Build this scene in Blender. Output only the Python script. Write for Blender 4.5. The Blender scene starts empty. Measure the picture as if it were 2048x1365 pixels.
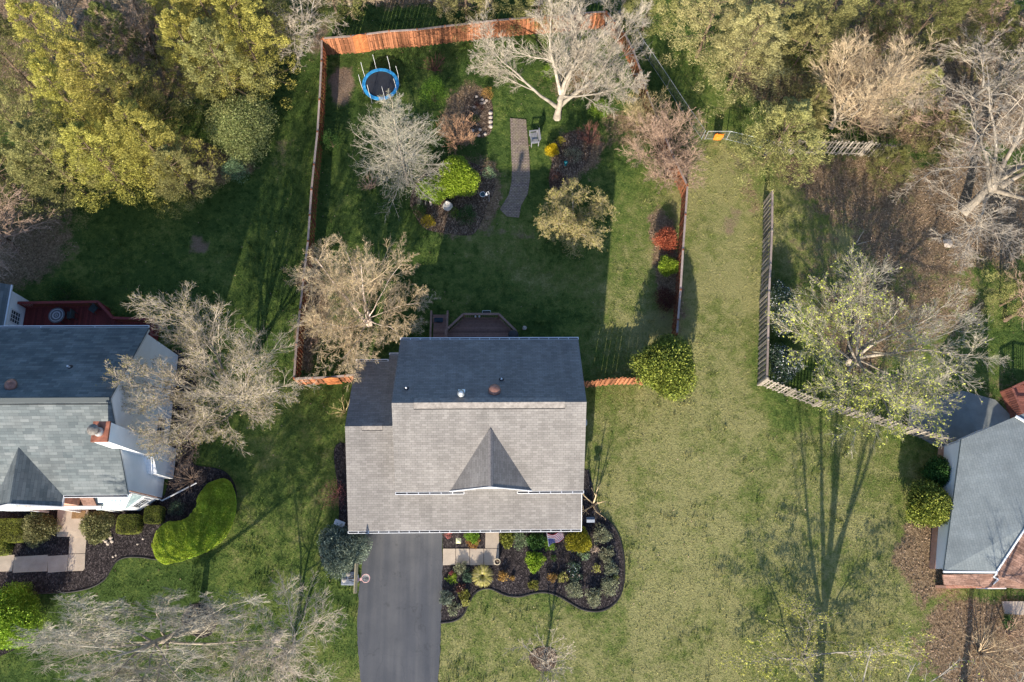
import bpy, bmesh, math, random
import numpy as np
from mathutils import Vector, Matrix

# ------------------------------------------------------------------ camera, light, exposure
SC = bpy.context.scene
COL = SC.collection
CAM_H, FPX, PITCH, ROLL, YAW = 53.0, 1593.0, 0.28898, 0.072747, -0.079573
def cam_axes():
    R0 = np.array([1, 0, 0.]); U0 = np.array([0, math.cos(PITCH), math.sin(PITCH)]); F0 = np.array([0, math.sin(PITCH), -math.cos(PITCH)])
    c, s = math.cos(ROLL), math.sin(ROLL)
    R, U = c * R0 + s * U0, -s * R0 + c * U0
    cz, sz = math.cos(YAW), math.sin(YAW)
    M = np.array([[cz, -sz, 0], [sz, cz, 0], [0, 0, 1]])
    return M @ R, M @ U, M @ F0
AR, AU, AF = cam_axes()
cd = bpy.data.cameras.new('camera'); cam = bpy.data.objects.new('camera', cd); COL.objects.link(cam)
cam.matrix_world = Matrix(((AR[0], AU[0], -AF[0], 0), (AR[1], AU[1], -AF[1], 0), (AR[2], AU[2], -AF[2], CAM_H), (0, 0, 0, 1)))
cd.sensor_width = 36; cd.lens = 36 * FPX / 2048; cd.clip_start = 1; cd.clip_end = 3000
SC.camera = cam
SUN_AZ, SUN_EL = math.radians(191.3), math.radians(23.0)      # the sun stands south-south-west, low
sd = bpy.data.lights.new('sun', 'SUN'); sd.energy = 5.0; sd.angle = math.radians(0.6); sd.color = (1.0, 0.90, 0.74)
sun = bpy.data.objects.new('sun', sd); COL.objects.link(sun)
sv = Vector((math.sin(SUN_AZ) * math.cos(SUN_EL), math.cos(SUN_AZ) * math.cos(SUN_EL), math.sin(SUN_EL)))
sun.rotation_euler = sv.to_track_quat('Z', 'Y').to_euler()
W = bpy.data.worlds.new('World'); SC.world = W; W.use_nodes = True
nt = W.node_tree; sky = nt.nodes.new('ShaderNodeTexSky'); sky.sky_type = 'NISHITA'; sky.sun_disc = False
sky.sun_elevation = SUN_EL; sky.sun_rotation = SUN_AZ; sky.ozone_density = 4.0
nt.links.new(sky.outputs[0], nt.nodes['Background'].inputs[0]); nt.nodes['Background'].inputs[1].default_value = 0.15
SC.view_settings.view_transform = 'Standard'; SC.view_settings.look = 'None'; SC.view_settings.exposure = 1.03; SC.view_settings.gamma = 1
SC.render.engine = 'CYCLES'

def G(px, py, z=0.0):
    """the world point at height z seen at photograph pixel (px, py)"""
    d = AF * FPX + AR * (px - 1024) + AU * (682.5 - py)
    t = (z - CAM_H) / d[2]
    return (float(d[0] * t), float(d[1] * t), z)

# ------------------------------------------------------------------ helpers
def tag(o, label=None, cat=None, group=None, kind=None):
    if label: o['label'] = label
    if cat: o['category'] = cat
    if group: o['group'] = group
    if kind: o['kind'] = kind
    return o
def empty(name, loc, label, cat, group=None, rz=0):
    o = bpy.data.objects.new(name, None); o.empty_display_size = 0.3; COL.objects.link(o)
    o.location = loc; o.rotation_euler = (0, 0, rz); return tag(o, label, cat, group)
def link(name, me, mat, parent=None, loc=None):
    o = bpy.data.objects.new(name, me); COL.objects.link(o)
    if mat is not None:
        for m in (mat if isinstance(mat, (list, tuple)) else [mat]): me.materials.append(m)
    if parent is not None:
        o.parent = parent
        if loc is None:            # the mesh is given in world coordinates: bring it into the parent's frame
            me.transform(Matrix.LocRotScale(parent.location, parent.rotation_euler, None).inverted())
        else: o.location = loc
    elif loc is not None: o.location = loc
    return o
def fast_mesh(name, verts, faces, smooth=False):
    """verts (V,3), faces (F,k) arrays"""
    me = bpy.data.meshes.new(name)
    V = np.ascontiguousarray(verts, dtype=np.float32); Fc = np.ascontiguousarray(faces, dtype=np.int32)
    me.vertices.add(len(V)); me.vertices.foreach_set('co', V.ravel())
    k = Fc.shape[1]; me.loops.add(Fc.size); me.loops.foreach_set('vertex_index', Fc.ravel())
    me.polygons.add(len(Fc)); me.polygons.foreach_set('loop_start', np.arange(0, Fc.size, k, dtype=np.int32))
    me.polygons.foreach_set('loop_total', np.full(len(Fc), k, dtype=np.int32))
    me.polygons.foreach_set('use_smooth', np.full(len(Fc), smooth, dtype=bool))
    me.update(calc_edges=True); return me
class MB:
    """collects shapes into one mesh"""
    def __init__(s): s.v = []; s.f = []
    def add(s, vs, fs):
        n = len(s.v); s.v += [tuple(map(float, v)) for v in vs]; s.f += [tuple(i + n for i in f) for f in fs]; return s
    def box(s, x0, x1, y0, y1, z0, z1):
        return s.add([(x0, y0, z0), (x1, y0, z0), (x1, y1, z0), (x0, y1, z0), (x0, y0, z1), (x1, y0, z1), (x1, y1, z1), (x0, y1, z1)],
                     [(3, 2, 1, 0), (4, 5, 6, 7), (0, 1, 5, 4), (1, 2, 6, 5), (2, 3, 7, 6), (3, 0, 4, 7)])
    def bar(s, a, b, w, h, up=(0, 0, 1)):
        a, b = Vector(a), Vector(b); d = (b - a).normalized(); u = Vector(up)
        if abs(d.dot(u)) > 0.98: u = Vector((1, 0, 0))
        r = d.cross(u).normalized(); u = r.cross(d).normalized()
        vs = [p + r * (i * w / 2) + u * (j * h / 2) for p in (a, b) for i, j in ((-1, -1), (1, -1), (1, 1), (-1, 1))]
        return s.add(vs, [(0, 1, 2, 3), (7, 6, 5, 4), (0, 4, 5, 1), (1, 5, 6, 2), (2, 6, 7, 3), (3, 7, 4, 0)])
    def tube(s, pts, rad, n=8, cap=True):
        pts = [Vector(p) for p in pts]; rad = rad if isinstance(rad, (list, tuple)) else [rad] * len(pts)
        base = len(s.v); u = None
        for i, p in enumerate(pts):
            d = (pts[min(i + 1, len(pts) - 1)] - pts[max(i - 1, 0)]).normalized()
            if u is None: u = d.orthogonal().normalized()
            u = (u - d * u.dot(d)).normalized(); w = d.cross(u)
            s.v += [tuple(p + (u * math.cos(a) + w * math.sin(a)) * rad[i]) for a in [2 * math.pi * k / n for k in range(n)]]
        for i in range(len(pts) - 1):
            for k in range(n):
                a, b = base + i * n + k, base + i * n + (k + 1) % n
                s.f.append((a, b, b + n, a + n))
        if cap:
            s.f.append(tuple(base + k for k in range(n))[::-1]); s.f.append(tuple(base + (len(pts) - 1) * n + k for k in range(n)))
        return s
    def lathe(s, cx, cy, prof, n=20, tilt=None):
        base = len(s.v)
        for r, z in prof: s.v += [(cx + r * math.cos(2 * math.pi * k / n), cy + r * math.sin(2 * math.pi * k / n), z) for k in range(n)]
        for i in range(len(prof) - 1):
            for k in range(n):
                a, b = base + i * n + k, base + i * n + (k + 1) % n
                s.f.append((a, b, b + n, a + n))
        s.f.append(tuple(base + k for k in range(n))[::-1]); s.f.append(tuple(base + (len(prof) - 1) * n + k for k in range(n)))
        return s
    def prism(s, poly, z0, z1):
        n = len(poly); base = len(s.v)
        s.v += [(p[0], p[1], z0) for p in poly] + [(p[0], p[1], z1) for p in poly]
        for k in range(n): s.f.append((base + k, base + (k + 1) % n, base + n + (k + 1) % n, base + n + k))
        s.f.append(tuple(base + k for k in range(n))[::-1]); s.f.append(tuple(base + n + k for k in range(n)))
        return s
    def build_each(s, name, mat, parent):
        """every separate piece becomes an object of its own"""
        lab = list(range(len(s.v)))
        def root(i):
            while lab[i] != i: lab[i] = lab[lab[i]]; i = lab[i]
            return i
        for f in s.f:
            for i in f[1:]: lab[root(i)] = root(f[0])
        g = {}
        for f in s.f: g.setdefault(root(f[0]), []).append(f)
        for fs in g.values():
            m = MB(); ids = sorted({i for f in fs for i in f}); mp = {i: k for k, i in enumerate(ids)}
            m.v = [s.v[i] for i in ids]; m.f = [tuple(mp[i] for i in f) for f in fs]; m.build(name, mat, parent)
    def build(s, name, mat, parent=None, smooth=False, bevel=0):
        me = bpy.data.meshes.new(name); me.from_pydata(s.v, [], s.f)
        bm = bmesh.new(); bm.from_mesh(me); bmesh.ops.recalc_face_normals(bm, faces=bm.faces); bm.to_mesh(me); bm.free()
        if smooth: me.polygons.foreach_set('use_smooth', [True] * len(me.polygons))
        o = link(name, me, mat, parent)
        if bevel:
            b = o.modifiers.new('bevel', 'BEVEL'); b.width = bevel; b.segments = 2; b.limit_method = 'ANGLE'
        return o
def smooth_loop(pts, sub=5, closed=True):
    P = [np.array(p[:2], float) for p in pts]; n = len(P); out = []
    for i in range(n if closed else n - 1):
        if closed: a, b, c, d = P[i - 1], P[i], P[(i + 1) % n], P[(i + 2) % n]
        else: a, b, c, d = P[max(i - 1, 0)], P[i], P[i + 1], P[min(i + 2, n - 1)]
        for k in range(sub):
            t = k / sub
            out.append(0.5 * ((2 * b) + (-a + c) * t + (2 * a - 5 * b + 4 * c - d) * t * t + (-a + 3 * b - 3 * c + d) * t ** 3))
    if not closed: out.append(P[-1])
    return [tuple(p) for p in out]
SHEETS = []
def sheet(name, poly, z, mat, depth=0.0, parent=None, hide_grass=True, kind='structure'):
    from mathutils.geometry import tessellate_polygon
    n = len(poly); P = [(p[0], p[1], z) for p in poly]; tris = [t if (Vector(P[t[1]]) - Vector(P[t[0]])).cross(Vector(P[t[2]]) - Vector(P[t[0]])).z > 0 else t[::-1] for t in tessellate_polygon([[Vector(p) for p in P]])]
    V = list(P); Fc = [tuple(t) for t in tris]
    if depth:
        V += [(x, y, zz - depth) for x, y, zz in P]; Fc += [tuple(i + n for i in t[::-1]) for t in Fc]; ccw = sum(P[i][0] * P[(i + 1) % n][1] - P[(i + 1) % n][0] * P[i][1] for i in range(n)) > 0
        for i in range(n): j = (i + 1) % n; Fc.append((i + n, j + n, j, i) if ccw else (i, j, j + n, i + n))
    me = bpy.data.meshes.new(name); me.from_pydata(V, [], Fc); me.update()
    o = link(name, me, mat, parent)
    if parent is None and kind: o['kind'] = kind
    if hide_grass: SHEETS.append(np.array([(p[0], p[1]) for p in poly]))
    return o
def GP(pts, z=0): return [G(x, y, z)[:2] for x, y in pts]
def inside(poly, x, y):
    r = np.zeros(x.shape, bool); n = len(poly)
    for i in range(n):
        x0, y0 = poly[i]; x1, y1 = poly[(i + 1) % n]
        if y0 == y1: continue
        c = ((y0 > y) != (y1 > y)) & (x < (x1 - x0) * (y - y0) / (y1 - y0) + x0); r ^= c
    return r

# ------------------------------------------------------------------ materials
class NT:
    def __init__(s, name):
        s.m = bpy.data.materials.new(name); s.m.use_nodes = True; s.t = s.m.node_tree; s.b = s.t.nodes['Principled BSDF']
    def n(s, typ, **kw):
        nd = s.t.nodes.new('ShaderNode' + typ)
        for k, v in kw.items():
            if k[0] == '_': nd.inputs[k[1:].replace('_', ' ')].default_value = v
            else: setattr(nd, k, v)
        return nd
    def l(s, a, b): s.t.links.new(a, b)
    def noise(s, vec, scale, detail=4, rough=0.55):
        nd = s.n('TexNoise', _Scale=scale, _Detail=detail, _Roughness=rough)
        if vec is not None: s.l(vec, nd.inputs['Vector'])
        return nd.outputs['Fac']
    def ramp(s, fac, stops):
        r = s.n('ValToRGB'); e = r.color_ramp.elements
        while len(e) < len(stops): e.new(0.5)
        for el, (p, c) in zip(e, stops): el.position = p; el.color = (c if isinstance(c, tuple) else (c, c, c)) + (1,)
        s.l(fac, r.inputs[0]); return r.outputs[0]
    def mix(s, fac, a, b, mode='MIX'):
        m = s.n('Mix', data_type='RGBA', blend_type=mode)
        for sock, v in ((m.inputs[0], fac), (m.inputs[6], a), (m.inputs[7], b)):
            if hasattr(v, 'is_output'): s.l(v, sock)
            else: sock.default_value = v if not isinstance(v, tuple) else v + (1,)
        return m.outputs[2]
    def math(s, op, a, b=0.0):
        m = s.n('Math', operation=op)
        for sock, v in ((m.inputs[0], a), (m.inputs[1], b)):
            if hasattr(v, 'is_output'): s.l(v, sock)
            else: sock.default_value = v
        return m.outputs[0]
    def bump(s, h, strength=0.5, dist=0.05):
        b = s.n('Bump', _Strength=strength, _Distance=dist); s.l(h, b.inputs['Height']); s.l(b.outputs[0], s.b.inputs['Normal'])
    def base(s, c, rough=0.8, spec=0.3):
        if hasattr(c, 'is_output'): s.l(c, s.b.inputs['Base Color'])
        else: s.b.inputs['Base Color'].default_value = c + (1,)
        s.b.inputs['Roughness'].default_value = rough; s.b.inputs['Specular IOR Level'].default_value = spec; return s.m
def plain(name, c, var=0.25, scale=3.0, rough=0.7, bump=0.0, bscale=30, spec=0.3, metal=0.0):
    k = NT(name); tc = k.n('TexCoord').outputs['Object']
    f = k.noise(tc, scale, 5)
    col = k.ramp(f, [(0.3, tuple(x * (1 - var) for x in c)), (0.7, tuple(min(1, x * (1 + var)) for x in c))])
    if bump: k.bump(k.noise(tc, bscale, 3), bump, 0.02)
    k.b.inputs['Metallic'].default_value = metal
    return k.base(col, rough, spec)
def leafmat(name, *cols, rough=0.6, trans=0.25):
    """leaves: every leaf its own shade"""
    k = NT(name); g = k.n('NewGeometry'); oi = k.n('ObjectInfo')
    st = [(i / max(1, len(cols) - 1) * 0.9 + 0.05, c) for i, c in enumerate(cols)]
    col = k.ramp(g.outputs['Random Per Island'], st)
    tc = k.n('TexCoord').outputs['Object']
    f = k.noise(tc, 1.3, 3)
    col = k.mix(1.0, col, k.ramp(f, [(0.3, 0.62), (0.7, 1.2)]), 'MULTIPLY')
    hs = k.n('HueSaturation'); k.l(col, hs.inputs['Color'])
    k.l(k.math('ADD', k.math('MULTIPLY', oi.outputs['Random'], 0.03), 0.485), hs.inputs['Hue']); k.l(k.math('ADD', k.math('MULTIPLY', oi.outputs['Random'], 0.25), 0.87), hs.inputs['Value'])
    m = k.base(hs.outputs[0], rough, 0.25)
    if trans:
        tr = k.n('BsdfTranslucent'); k.l(hs.outputs[0], tr.inputs[0]); mx = k.n('MixShader', _Fac=trans)
        k.l(k.b.outputs[0], mx.inputs[1]); k.l(tr.outputs[0], mx.inputs[2]); k.l(mx.outputs[0], k.t.nodes['Material Output'].inputs[0])
    return m
def barkmat(name, c, var=0.35):
    k = NT(name); g = k.n('NewGeometry'); tc = k.n('TexCoord').outputs['Object']
    a = k.ramp(k.noise(tc, 2.5, 5), [(0.3, tuple(x * (1 - var) for x in c)), (0.7, tuple(min(1, x * (1 + var)) for x in c))])
    col = k.mix(1.0, a, k.ramp(g.outputs['Random Per Island'], [(0.0, 0.7), (1.0, 1.15)]), 'MULTIPLY')
    k.bump(k.noise(tc, 18, 4), 0.6, 0.03); return k.base(col, 0.85, 0.15)
def shingle(name, c1, c2, c3, sw=0.32, sh=0.145, seam=0.5, big=0.5):
    k = NT(name); uv = k.n('UVMap').outputs[0]
    br = k.n('TexBrick', offset=0.37, offset_frequency=2, _Scale=1.0, _Mortar_Size=0.006, _Mortar_Smooth=0.2, _Bias=0.0, _Brick_Width=sw, _Row_Height=sh)
    k.l(uv, br.inputs['Vector']); br.inputs['Color1'].default_value = c1 + (1,); br.inputs['Color2'].default_value = c2 + (1,); br.inputs['Mortar'].default_value = tuple(x * seam for x in c1) + (1,)
    b2 = k.n('TexBrick', offset=0.5, _Scale=1.0, _Mortar_Size=0.0, _Brick_Width=sw * 2.6, _Row_Height=sh * 2)
    k.l(uv, b2.inputs['Vector']); b2.inputs['Color1'].default_value = (1, 1, 1, 1); b2.inputs['Color2'].default_value = c3 + (1,); b2.inputs['Mortar'].default_value = (1, 1, 1, 1)
    col = k.mix(big, br.outputs[0], b2.outputs[0], 'MULTIPLY')
    col = k.mix(1.0, col, k.ramp(k.noise(uv, 0.45, 5), [(0.3, 0.86), (0.7, 1.12)]), 'MULTIPLY')
    col = k.mix(1.0, col, k.ramp(k.noise(uv, 45, 2), [(0.25, 0.8), (0.75, 1.2)]), 'MULTIPLY')
    mp = k.n('Mapping'); k.l(uv, mp.inputs[0]); mp.inputs['Scale'].default_value = (1.7, 0.12, 1)      # rain streaks down the slope
    col = k.mix(0.5, col, k.ramp(k.noise(mp.outputs[0], 1.0, 4), [(0.35, 0.84), (0.65, 1.1)]), 'MULTIPLY')
    k.bump(br.outputs['Fac'], -0.6, 0.012) if False else k.bump(k.math('ADD', k.math('MULTIPLY', br.outputs['Fac'], -1.0), k.noise(uv, 40, 2)), 0.5, 0.012)
    return k.base(col, 0.9, 0.2)
def boards(name, c, axis_scale=7.0, dark=0.5, axis=0, var=0.25):
    """planks: seams every 1/axis_scale metres along one object axis"""
    k = NT(name); tc = k.n('TexCoord').outputs['Object']; sp = k.n('SeparateXYZ'); k.l(tc, sp.inputs[0])
    v = k.math('MULTIPLY', sp.outputs[axis], axis_scale)
    fl = k.math('FLOOR', v); fr = k.math('FRACT', v)
    wn = k.n('TexWhiteNoise', noise_dimensions='1D'); k.l(fl, wn.inputs['W'])
    col = k.mix(1.0, k.ramp(wn.outputs['Value'], [(0.0, tuple(x * (1 - var) for x in c)), (1.0, tuple(x * (1 + var) for x in c))]), k.ramp(k.noise(tc, 9, 5), [(0.3, 0.8), (0.7, 1.15)]), 'MULTIPLY')
    seam = k.ramp(fr, [(0.0, 0.0), (0.06, 1.0), (0.94, 1.0), (1.0, 0.0)])
    col = k.mix(1.0, col, k.ramp(fr, [(0.0, dark), (0.07, 1.0), (0.93, 1.0), (1.0, dark)]), 'MULTIPLY')
    k.bump(seam, 0.5, 0.01); return k.base(col, 0.75, 0.25)

M = {}
# ------------------------------------------------------------------ the ground's colours: where it is dry, leaf-littered or bare
def blob(x, y, px, py, rx, ry, rot=0.0, soft=0.35):
    cx, cy, _ = G(px, py); s = 30.0
    c, sn = math.cos(rot), math.sin(rot); dx, dy = x - cx, y - cy
    u = (dx * c + dy * sn) / (rx / s); v = (-dx * sn + dy * c) / (ry / s)
    return 1 / (1 + np.exp((np.sqrt(u * u + v * v) - 1) / soft * 2.0))
def vnoise(x, y, s, seed=0):
    """cheap value noise"""
    xs, ys = x / s, y / s; xi, yi = np.floor(xs).astype(np.int64), np.floor(ys).astype(np.int64); fx, fy = xs - xi, ys - yi
    fx, fy = fx * fx * (3 - 2 * fx), fy * fy * (3 - 2 * fy)
    def h(a, b):
        n = (a * 374761393 + b * 668265263 + seed * 69069) & 0x7fffffff; n = (n ^ (n >> 13)) * 1274126177 & 0x7fffffff
        return ((n ^ (n >> 16)) & 0xffff) / 65535.0
    return (h(xi, yi) * (1 - fx) + h(xi + 1, yi) * fx) * (1 - fy) + (h(xi, yi + 1) * (1 - fx) + h(xi + 1, yi + 1) * fx) * fy
def fbm(x, y, s, seed=0): return 0.5 * vnoise(x, y, s, seed) + 0.3 * vnoise(x, y, s / 2.1, seed + 5) + 0.2 * vnoise(x, y, s / 4.3, seed + 9)
def tint(x, y):
    w = (fbm(x, y, 3.0, 1) - 0.5) * 3; x2, y2 = x + w, y + (fbm(x, y, 3.0, 2) - 0.5) * 3
    B = lambda *a, **k: blob(x2, y2, *a, **k)
    dry = np.maximum.reduce([B(1370, 1000, 190, 620) * .97, B(1000, 1380, 330, 160) * .85, B(1450, 480, 110, 300) * 1.0, B(1700, 1150, 260, 330) * .84, B(1000, 500, 120, 150) * .45,
                             B(1440, 340, 90, 90), B(1230, 600, 60, 100) * .55, B(640, 900, 60, 100) * .35, B(1600, 450, 60, 150) * .8, B(1760, 520, 230, 250) * .75, B(1150, 560, 100, 60) * .5, B(1440, 130, 90, 150) * .35, B(560, 1000, 130, 230) * .32, B(1250, 430, 70, 150) * .2, B(300, 560, 200, 100) * .15])
    litter = np.maximum.reduce([B(150, 60, 480, 230), B(820, -60, 480, 95), B(1740, 380, 170, 130) * .72, B(1900, 150, 320, 190), B(1650, 560, 60, 210) * .45, B(1830, 480, 120, 120) * .75,
                                B(620, 620, 26, 140), B(1338, 540, 28, 130), B(1855, 1110, 60, 90), B(2000, 1300, 170, 90), B(1720, 680, 90, 90) * .7, B(1880, 600, 90, 100) * .65,
                                B(1150, 170, 80, 60) * .6, B(1270, 270, 60, 60) * .6, B(930, 225, 45, 60), B(0, 480, 160, 110) * .8, B(380, 330, 120, 60), B(950, 380, 45, 90) * .9,
                                B(1160, 310, 60, 60) * .9, B(890, 430, 60, 50) * .7, B(1700, -40, 300, 120) * .9, B(1500, 390, 20, 60) * .5, B(1760, 180, 130, 110), B(1950, 420, 140, 150), B(1760, 620, 150, 130) * .6, B(1620, 340, 70, 60) * .8, B(1540, 130, 110, 130) * .75, B(2020, 780, 60, 60) * .4])
    bare = np.maximum.reduce([B(695, 165, 20, 60), B(400, 490, 22, 30) * .7, B(1465, 440, 25, 50) * .5, B(1010, 470, 90, 20) * .4, B(560, 320, 40, 60) * .35, B(640, 80, 18, 60) * .6,
                              B(1500, 320, 60, 50) * .4, B(640, 1255, 30, 20) * .3])
    return dry, litter, bare
def set_tint(me, x, y):
    d, l, b = tint(x, y); a = me.color_attributes.new('tint', 'FLOAT_COLOR', 'POINT')
    arr = np.stack([d, l, b, np.ones_like(d)], 1).astype(np.float32); a.data.foreach_set('color', arr.ravel())
def ground_mat(name, blade=False):
    k = NT(name); geo = k.n('NewGeometry'); P = geo.outputs['Position']
    at = k.n('Attribute', attribute_name='tint'); sp = k.n('SeparateColor'); k.l(at.outputs['Color'], sp.inputs[0])
    n1, n2, n3, n4 = k.noise(P, 0.28, 5), k.noise(P, 1.3, 5, 0.65), k.noise(P, 9, 4, 0.7), k.noise(P, 40, 3, 0.7)
    # patches in the dry / lush mix
    dry = k.math('ADD', sp.outputs[0], k.math('ADD', k.math('MULTIPLY', k.math('SUBTRACT', n2, 0.5), 1.7), k.math('MULTIPLY', k.math('SUBTRACT', n1, 0.5), 1.6)))
    dry = k.math('ADD', dry, k.math('MULTIPLY', k.math('SUBTRACT', n3, 0.5), 1.5))
    g = k.ramp(dry, [(0.0, (0.064, 0.105, 0.024)), (0.30, (0.125, 0.170, 0.038)), (0.62, (0.180, 0.196, 0.060)), (1.0, (0.30, 0.28, 0.115))])
    cl = k.ramp(k.noise(P, 2.2, 3), [(0.36, (0.38, 0.5, 0.38)), (0.50, (1, 1, 1))])        # darker clover clumps
    g = k.mix(k.math('SUBTRACT', 0.75, k.math('MULTIPLY', sp.outputs[0], 0.65)), g, cl, 'MULTIPLY')
    li = k.ramp(k.noise(P, 6.5, 6, 0.75), [(0.30, (0.055, 0.043, 0.026)), (0.46, (0.19, 0.13, 0.078)), (0.58, (0.31, 0.22, 0.135)), (0.72, (0.46, 0.35, 0.23))])
    lf = k.ramp(k.math('ADD', sp.outputs[1], k.math('ADD', k.math('MULTIPLY', k.math('SUBTRACT', n2, 0.5), 1.2), k.math('MULTIPLY', k.math('SUBTRACT', n3, 0.5), 0.8))), [(0.38, 0.0), (0.62, 1.0)])
    ba = k.ramp(n3, [(0.3, (0.17, 0.115, 0.075)), (0.7, (0.29, 0.21, 0.15))])
    bf = k.ramp(k.math('ADD', sp.outputs[2], k.math('MULTIPLY', k.math('SUBTRACT', n2, 0.5), 0.9)), [(0.3, 0.0), (0.6, 1.0)])
    col = k.mix(bf, k.mix(lf, g, li), ba)
    if blade:
        col = k.mix(1.0, col, k.ramp(geo.outputs['Random Per Island'], [(0.0, (0.65, 0.7, 0.6)), (0.7, (1.1, 1.1, 1.0)), (1.0, (1.5, 1.4, 1.3))]), 'MULTIPLY')
    else:
        col = k.mix(1.0, col, k.ramp(n4, [(0.25, 0.5), (0.75, 1.45)]), 'MULTIPLY')
        k.bump(k.math('ADD', n4, k.math('MULTIPLY', n3, 1.5)), 1.0, 0.07)
    return k.base(col, 0.9, 0.12)
xs = np.concatenate([-60 - np.cumsum(np.geomspace(1, 120, 18))[::-1], np.arange(-60, 60.1, 0.5), 60 + np.cumsum(np.geomspace(1, 120, 18))])
ys = np.concatenate([-30 - np.cumsum(np.geomspace(1, 120, 18))[::-1], np.arange(-30, 70.1, 0.5), 70 + np.cumsum(np.geomspace(1, 120, 18))])
X, Y = np.meshgrid(xs, ys); Z = (fbm(X, Y, 2.5, 7) - 0.5) * 0.05 - 0.03
nx = len(xs); idx = np.arange(X.size).reshape(X.shape)
Fq = np.stack([idx[:-1, :-1], idx[:-1, 1:], idx[1:, 1:], idx[1:, :-1]], -1).reshape(-1, 4)
me = fast_mesh('ground', np.stack([X, Y, Z], -1).reshape(-1, 3), Fq, True); set_tint(me, X.ravel(), Y.ravel())
tag(link('ground', me, ground_mat('lawn_and_litter')), kind='structure')

# ------------------------------------------------------------------ paving, beds
def asphalt():
    k = NT('asphalt'); P = k.n('NewGeometry').outputs['Position']
    c = k.ramp(k.noise(P, 0.5, 5), [(0.3, (0.062, 0.065, 0.073)), (0.7, (0.088, 0.090, 0.097))])
    mp = k.n('Mapping'); k.l(P, mp.inputs[0]); mp.inputs['Scale'].default_value = (1.5, 0.09, 1); mp.inputs['Rotation'].default_value = (0, 0, 0.03)
    c = k.mix(1.0, c, k.ramp(k.noise(mp.outputs[0], 1.2, 3), [(0.35, (0.82, 0.83, 0.86)), (0.65, (1.16, 1.13, 1.08))]), 'MULTIPLY')
    c = k.mix(1.0, c, k.ramp(k.noise(P, 60, 2), [(0.25, 0.72), (0.75, 1.3)]), 'MULTIPLY')
    vo = k.n('TexVoronoi', feature='DISTANCE_TO_EDGE', _Scale=0.42); wp = k.n('Mapping'); k.l(P, wp.inputs[0]); dn = k.n('TexNoise', _Scale=1.5, _Detail=5.0); k.l(P, dn.inputs['Vector'])
    k.l(k.mix(0.35, wp.outputs[0], dn.outputs['Color'], 'ADD'), vo.inputs['Vector'])
    c = k.mix(k.ramp(vo.outputs['Distance'], [(0.0, 0.3), (0.004, 0.0)]), c, (0.02, 0.02, 0.022))                      # fine cracks
    c = k.mix(k.ramp(k.noise(P, 1.7, 2), [(0.68, 0.0), (0.74, 0.35)]), c, (0.035, 0.034, 0.036))              # oil stains
    k.bump(k.noise(P, 50, 2), 0.35, 0.01); return k.base(c, 0.85, 0.25)
def concrete(name, c, joint=None):
    k = NT(name); P = k.n('NewGeometry').outputs['Position']
    col = k.ramp(k.noise(P, 1.2, 6, 0.6), [(0.3, tuple(x * 0.8 for x in c)), (0.7, tuple(x * 1.12 for x in c))])
    col = k.mix(1.0, col, k.ramp(k.noise(P, 25, 3), [(0.25, 0.88), (0.75, 1.1)]), 'MULTIPLY')
    k.bump(k.noise(P, 30, 3), 0.2, 0.01); return k.base(col, 0.85, 0.25)
def mulch(name, a, b, c):
    k = NT(name); P = k.n('NewGeometry').outputs['Position']
    v = k.n('TexVoronoi', _Scale=16.0, _Randomness=1.0); mp = k.n('Mapping'); k.l(P, mp.inputs[0]); mp.inputs['Scale'].default_value = (1, 0.6, 1); k.l(mp.outputs[0], v.inputs['Vector'])
    sc = k.n('SeparateColor'); k.l(v.outputs['Color'], sc.inputs[0])
    col = k.ramp(sc.outputs[0], [(0.0, a), (0.6, b), (0.93, c), (1.0, tuple(x * 1.6 for x in c))])
    col = k.mix(1.0, col, k.ramp(k.noise(P, 1.1, 4), [(0.3, 0.75), (0.7, 1.25)]), 'MULTIPLY')
    k.bump(k.math('ADD', v.outputs['Distance'], k.noise(P, 30, 4)), 1.0, 0.05); return k.base(col, 0.95, 0.1)
M['asphalt'] = asphalt(); M['walk'] = concrete('walk_concrete', (0.40, 0.33, 0.26)); M['patio'] = concrete('patio_concrete', (0.17, 0.18, 0.17))
M['mulch'] = mulch('dark_mulch', (0.018, 0.015, 0.016), (0.038, 0.031, 0.031), (0.075, 0.062, 0.060)); M['soil'] = mulch('brown_soil', (0.05, 0.035, 0.024), (0.11, 0.075, 0.052), (0.2, 0.15, 0.11))
M['edge'] = plain('bed_edging_black', (0.02, 0.018, 0.018), 0.3)
drive = GP([(728, 1052), (884, 1052), (885, 1130), (883, 1200), (880, 1300), (875, 1380), (866, 1600), (735, 1600), (722, 1372), (716, 1300), (715, 1230), (717, 1190), (722, 1150), (727, 1110)])
_r = random.Random(2); _d = []
for _i in range(len(drive)):
    (_x0, _y0), (_x1, _y1) = drive[_i], drive[(_i + 1) % len(drive)]; _k = max(1, int(math.hypot(_x1 - _x0, _y1 - _y0) / .22))
    _d += [(_x0 + (_x1 - _x0) * _j / _k + _r.uniform(-.035, .035), _y0 + (_y1 - _y0) * _j / _k) for _j in range(_k)]
drive = _d
sheet('driveway', drive, 0.02, M['asphalt'], 0.1)
walk = empty('front_walk', G(940, 1115), 'pale concrete walk from the driveway to the porch of the middle house', 'path'); walk['kind'] = 'structure'
def slab(poly, z, name='paving_slab', parent=walk): sheet(name, poly, z, M['walk'], 0.12, parent)
for a, b in ((886, 911), (912, 939), (940, 967), (968, 998)):
    slab(GP([(a, 1098), (b, 1098), (b, 1130), (a, 1131)]), 0.05)
slab(GP([(971, 1055), (998, 1055), (998, 1097), (970.5, 1097)]), 0.055)
lw = empty('neighbour_walk', G(90, 1125), 'tan concrete walk turning to the left house', 'path'); lw['kind'] = 'structure'
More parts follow.
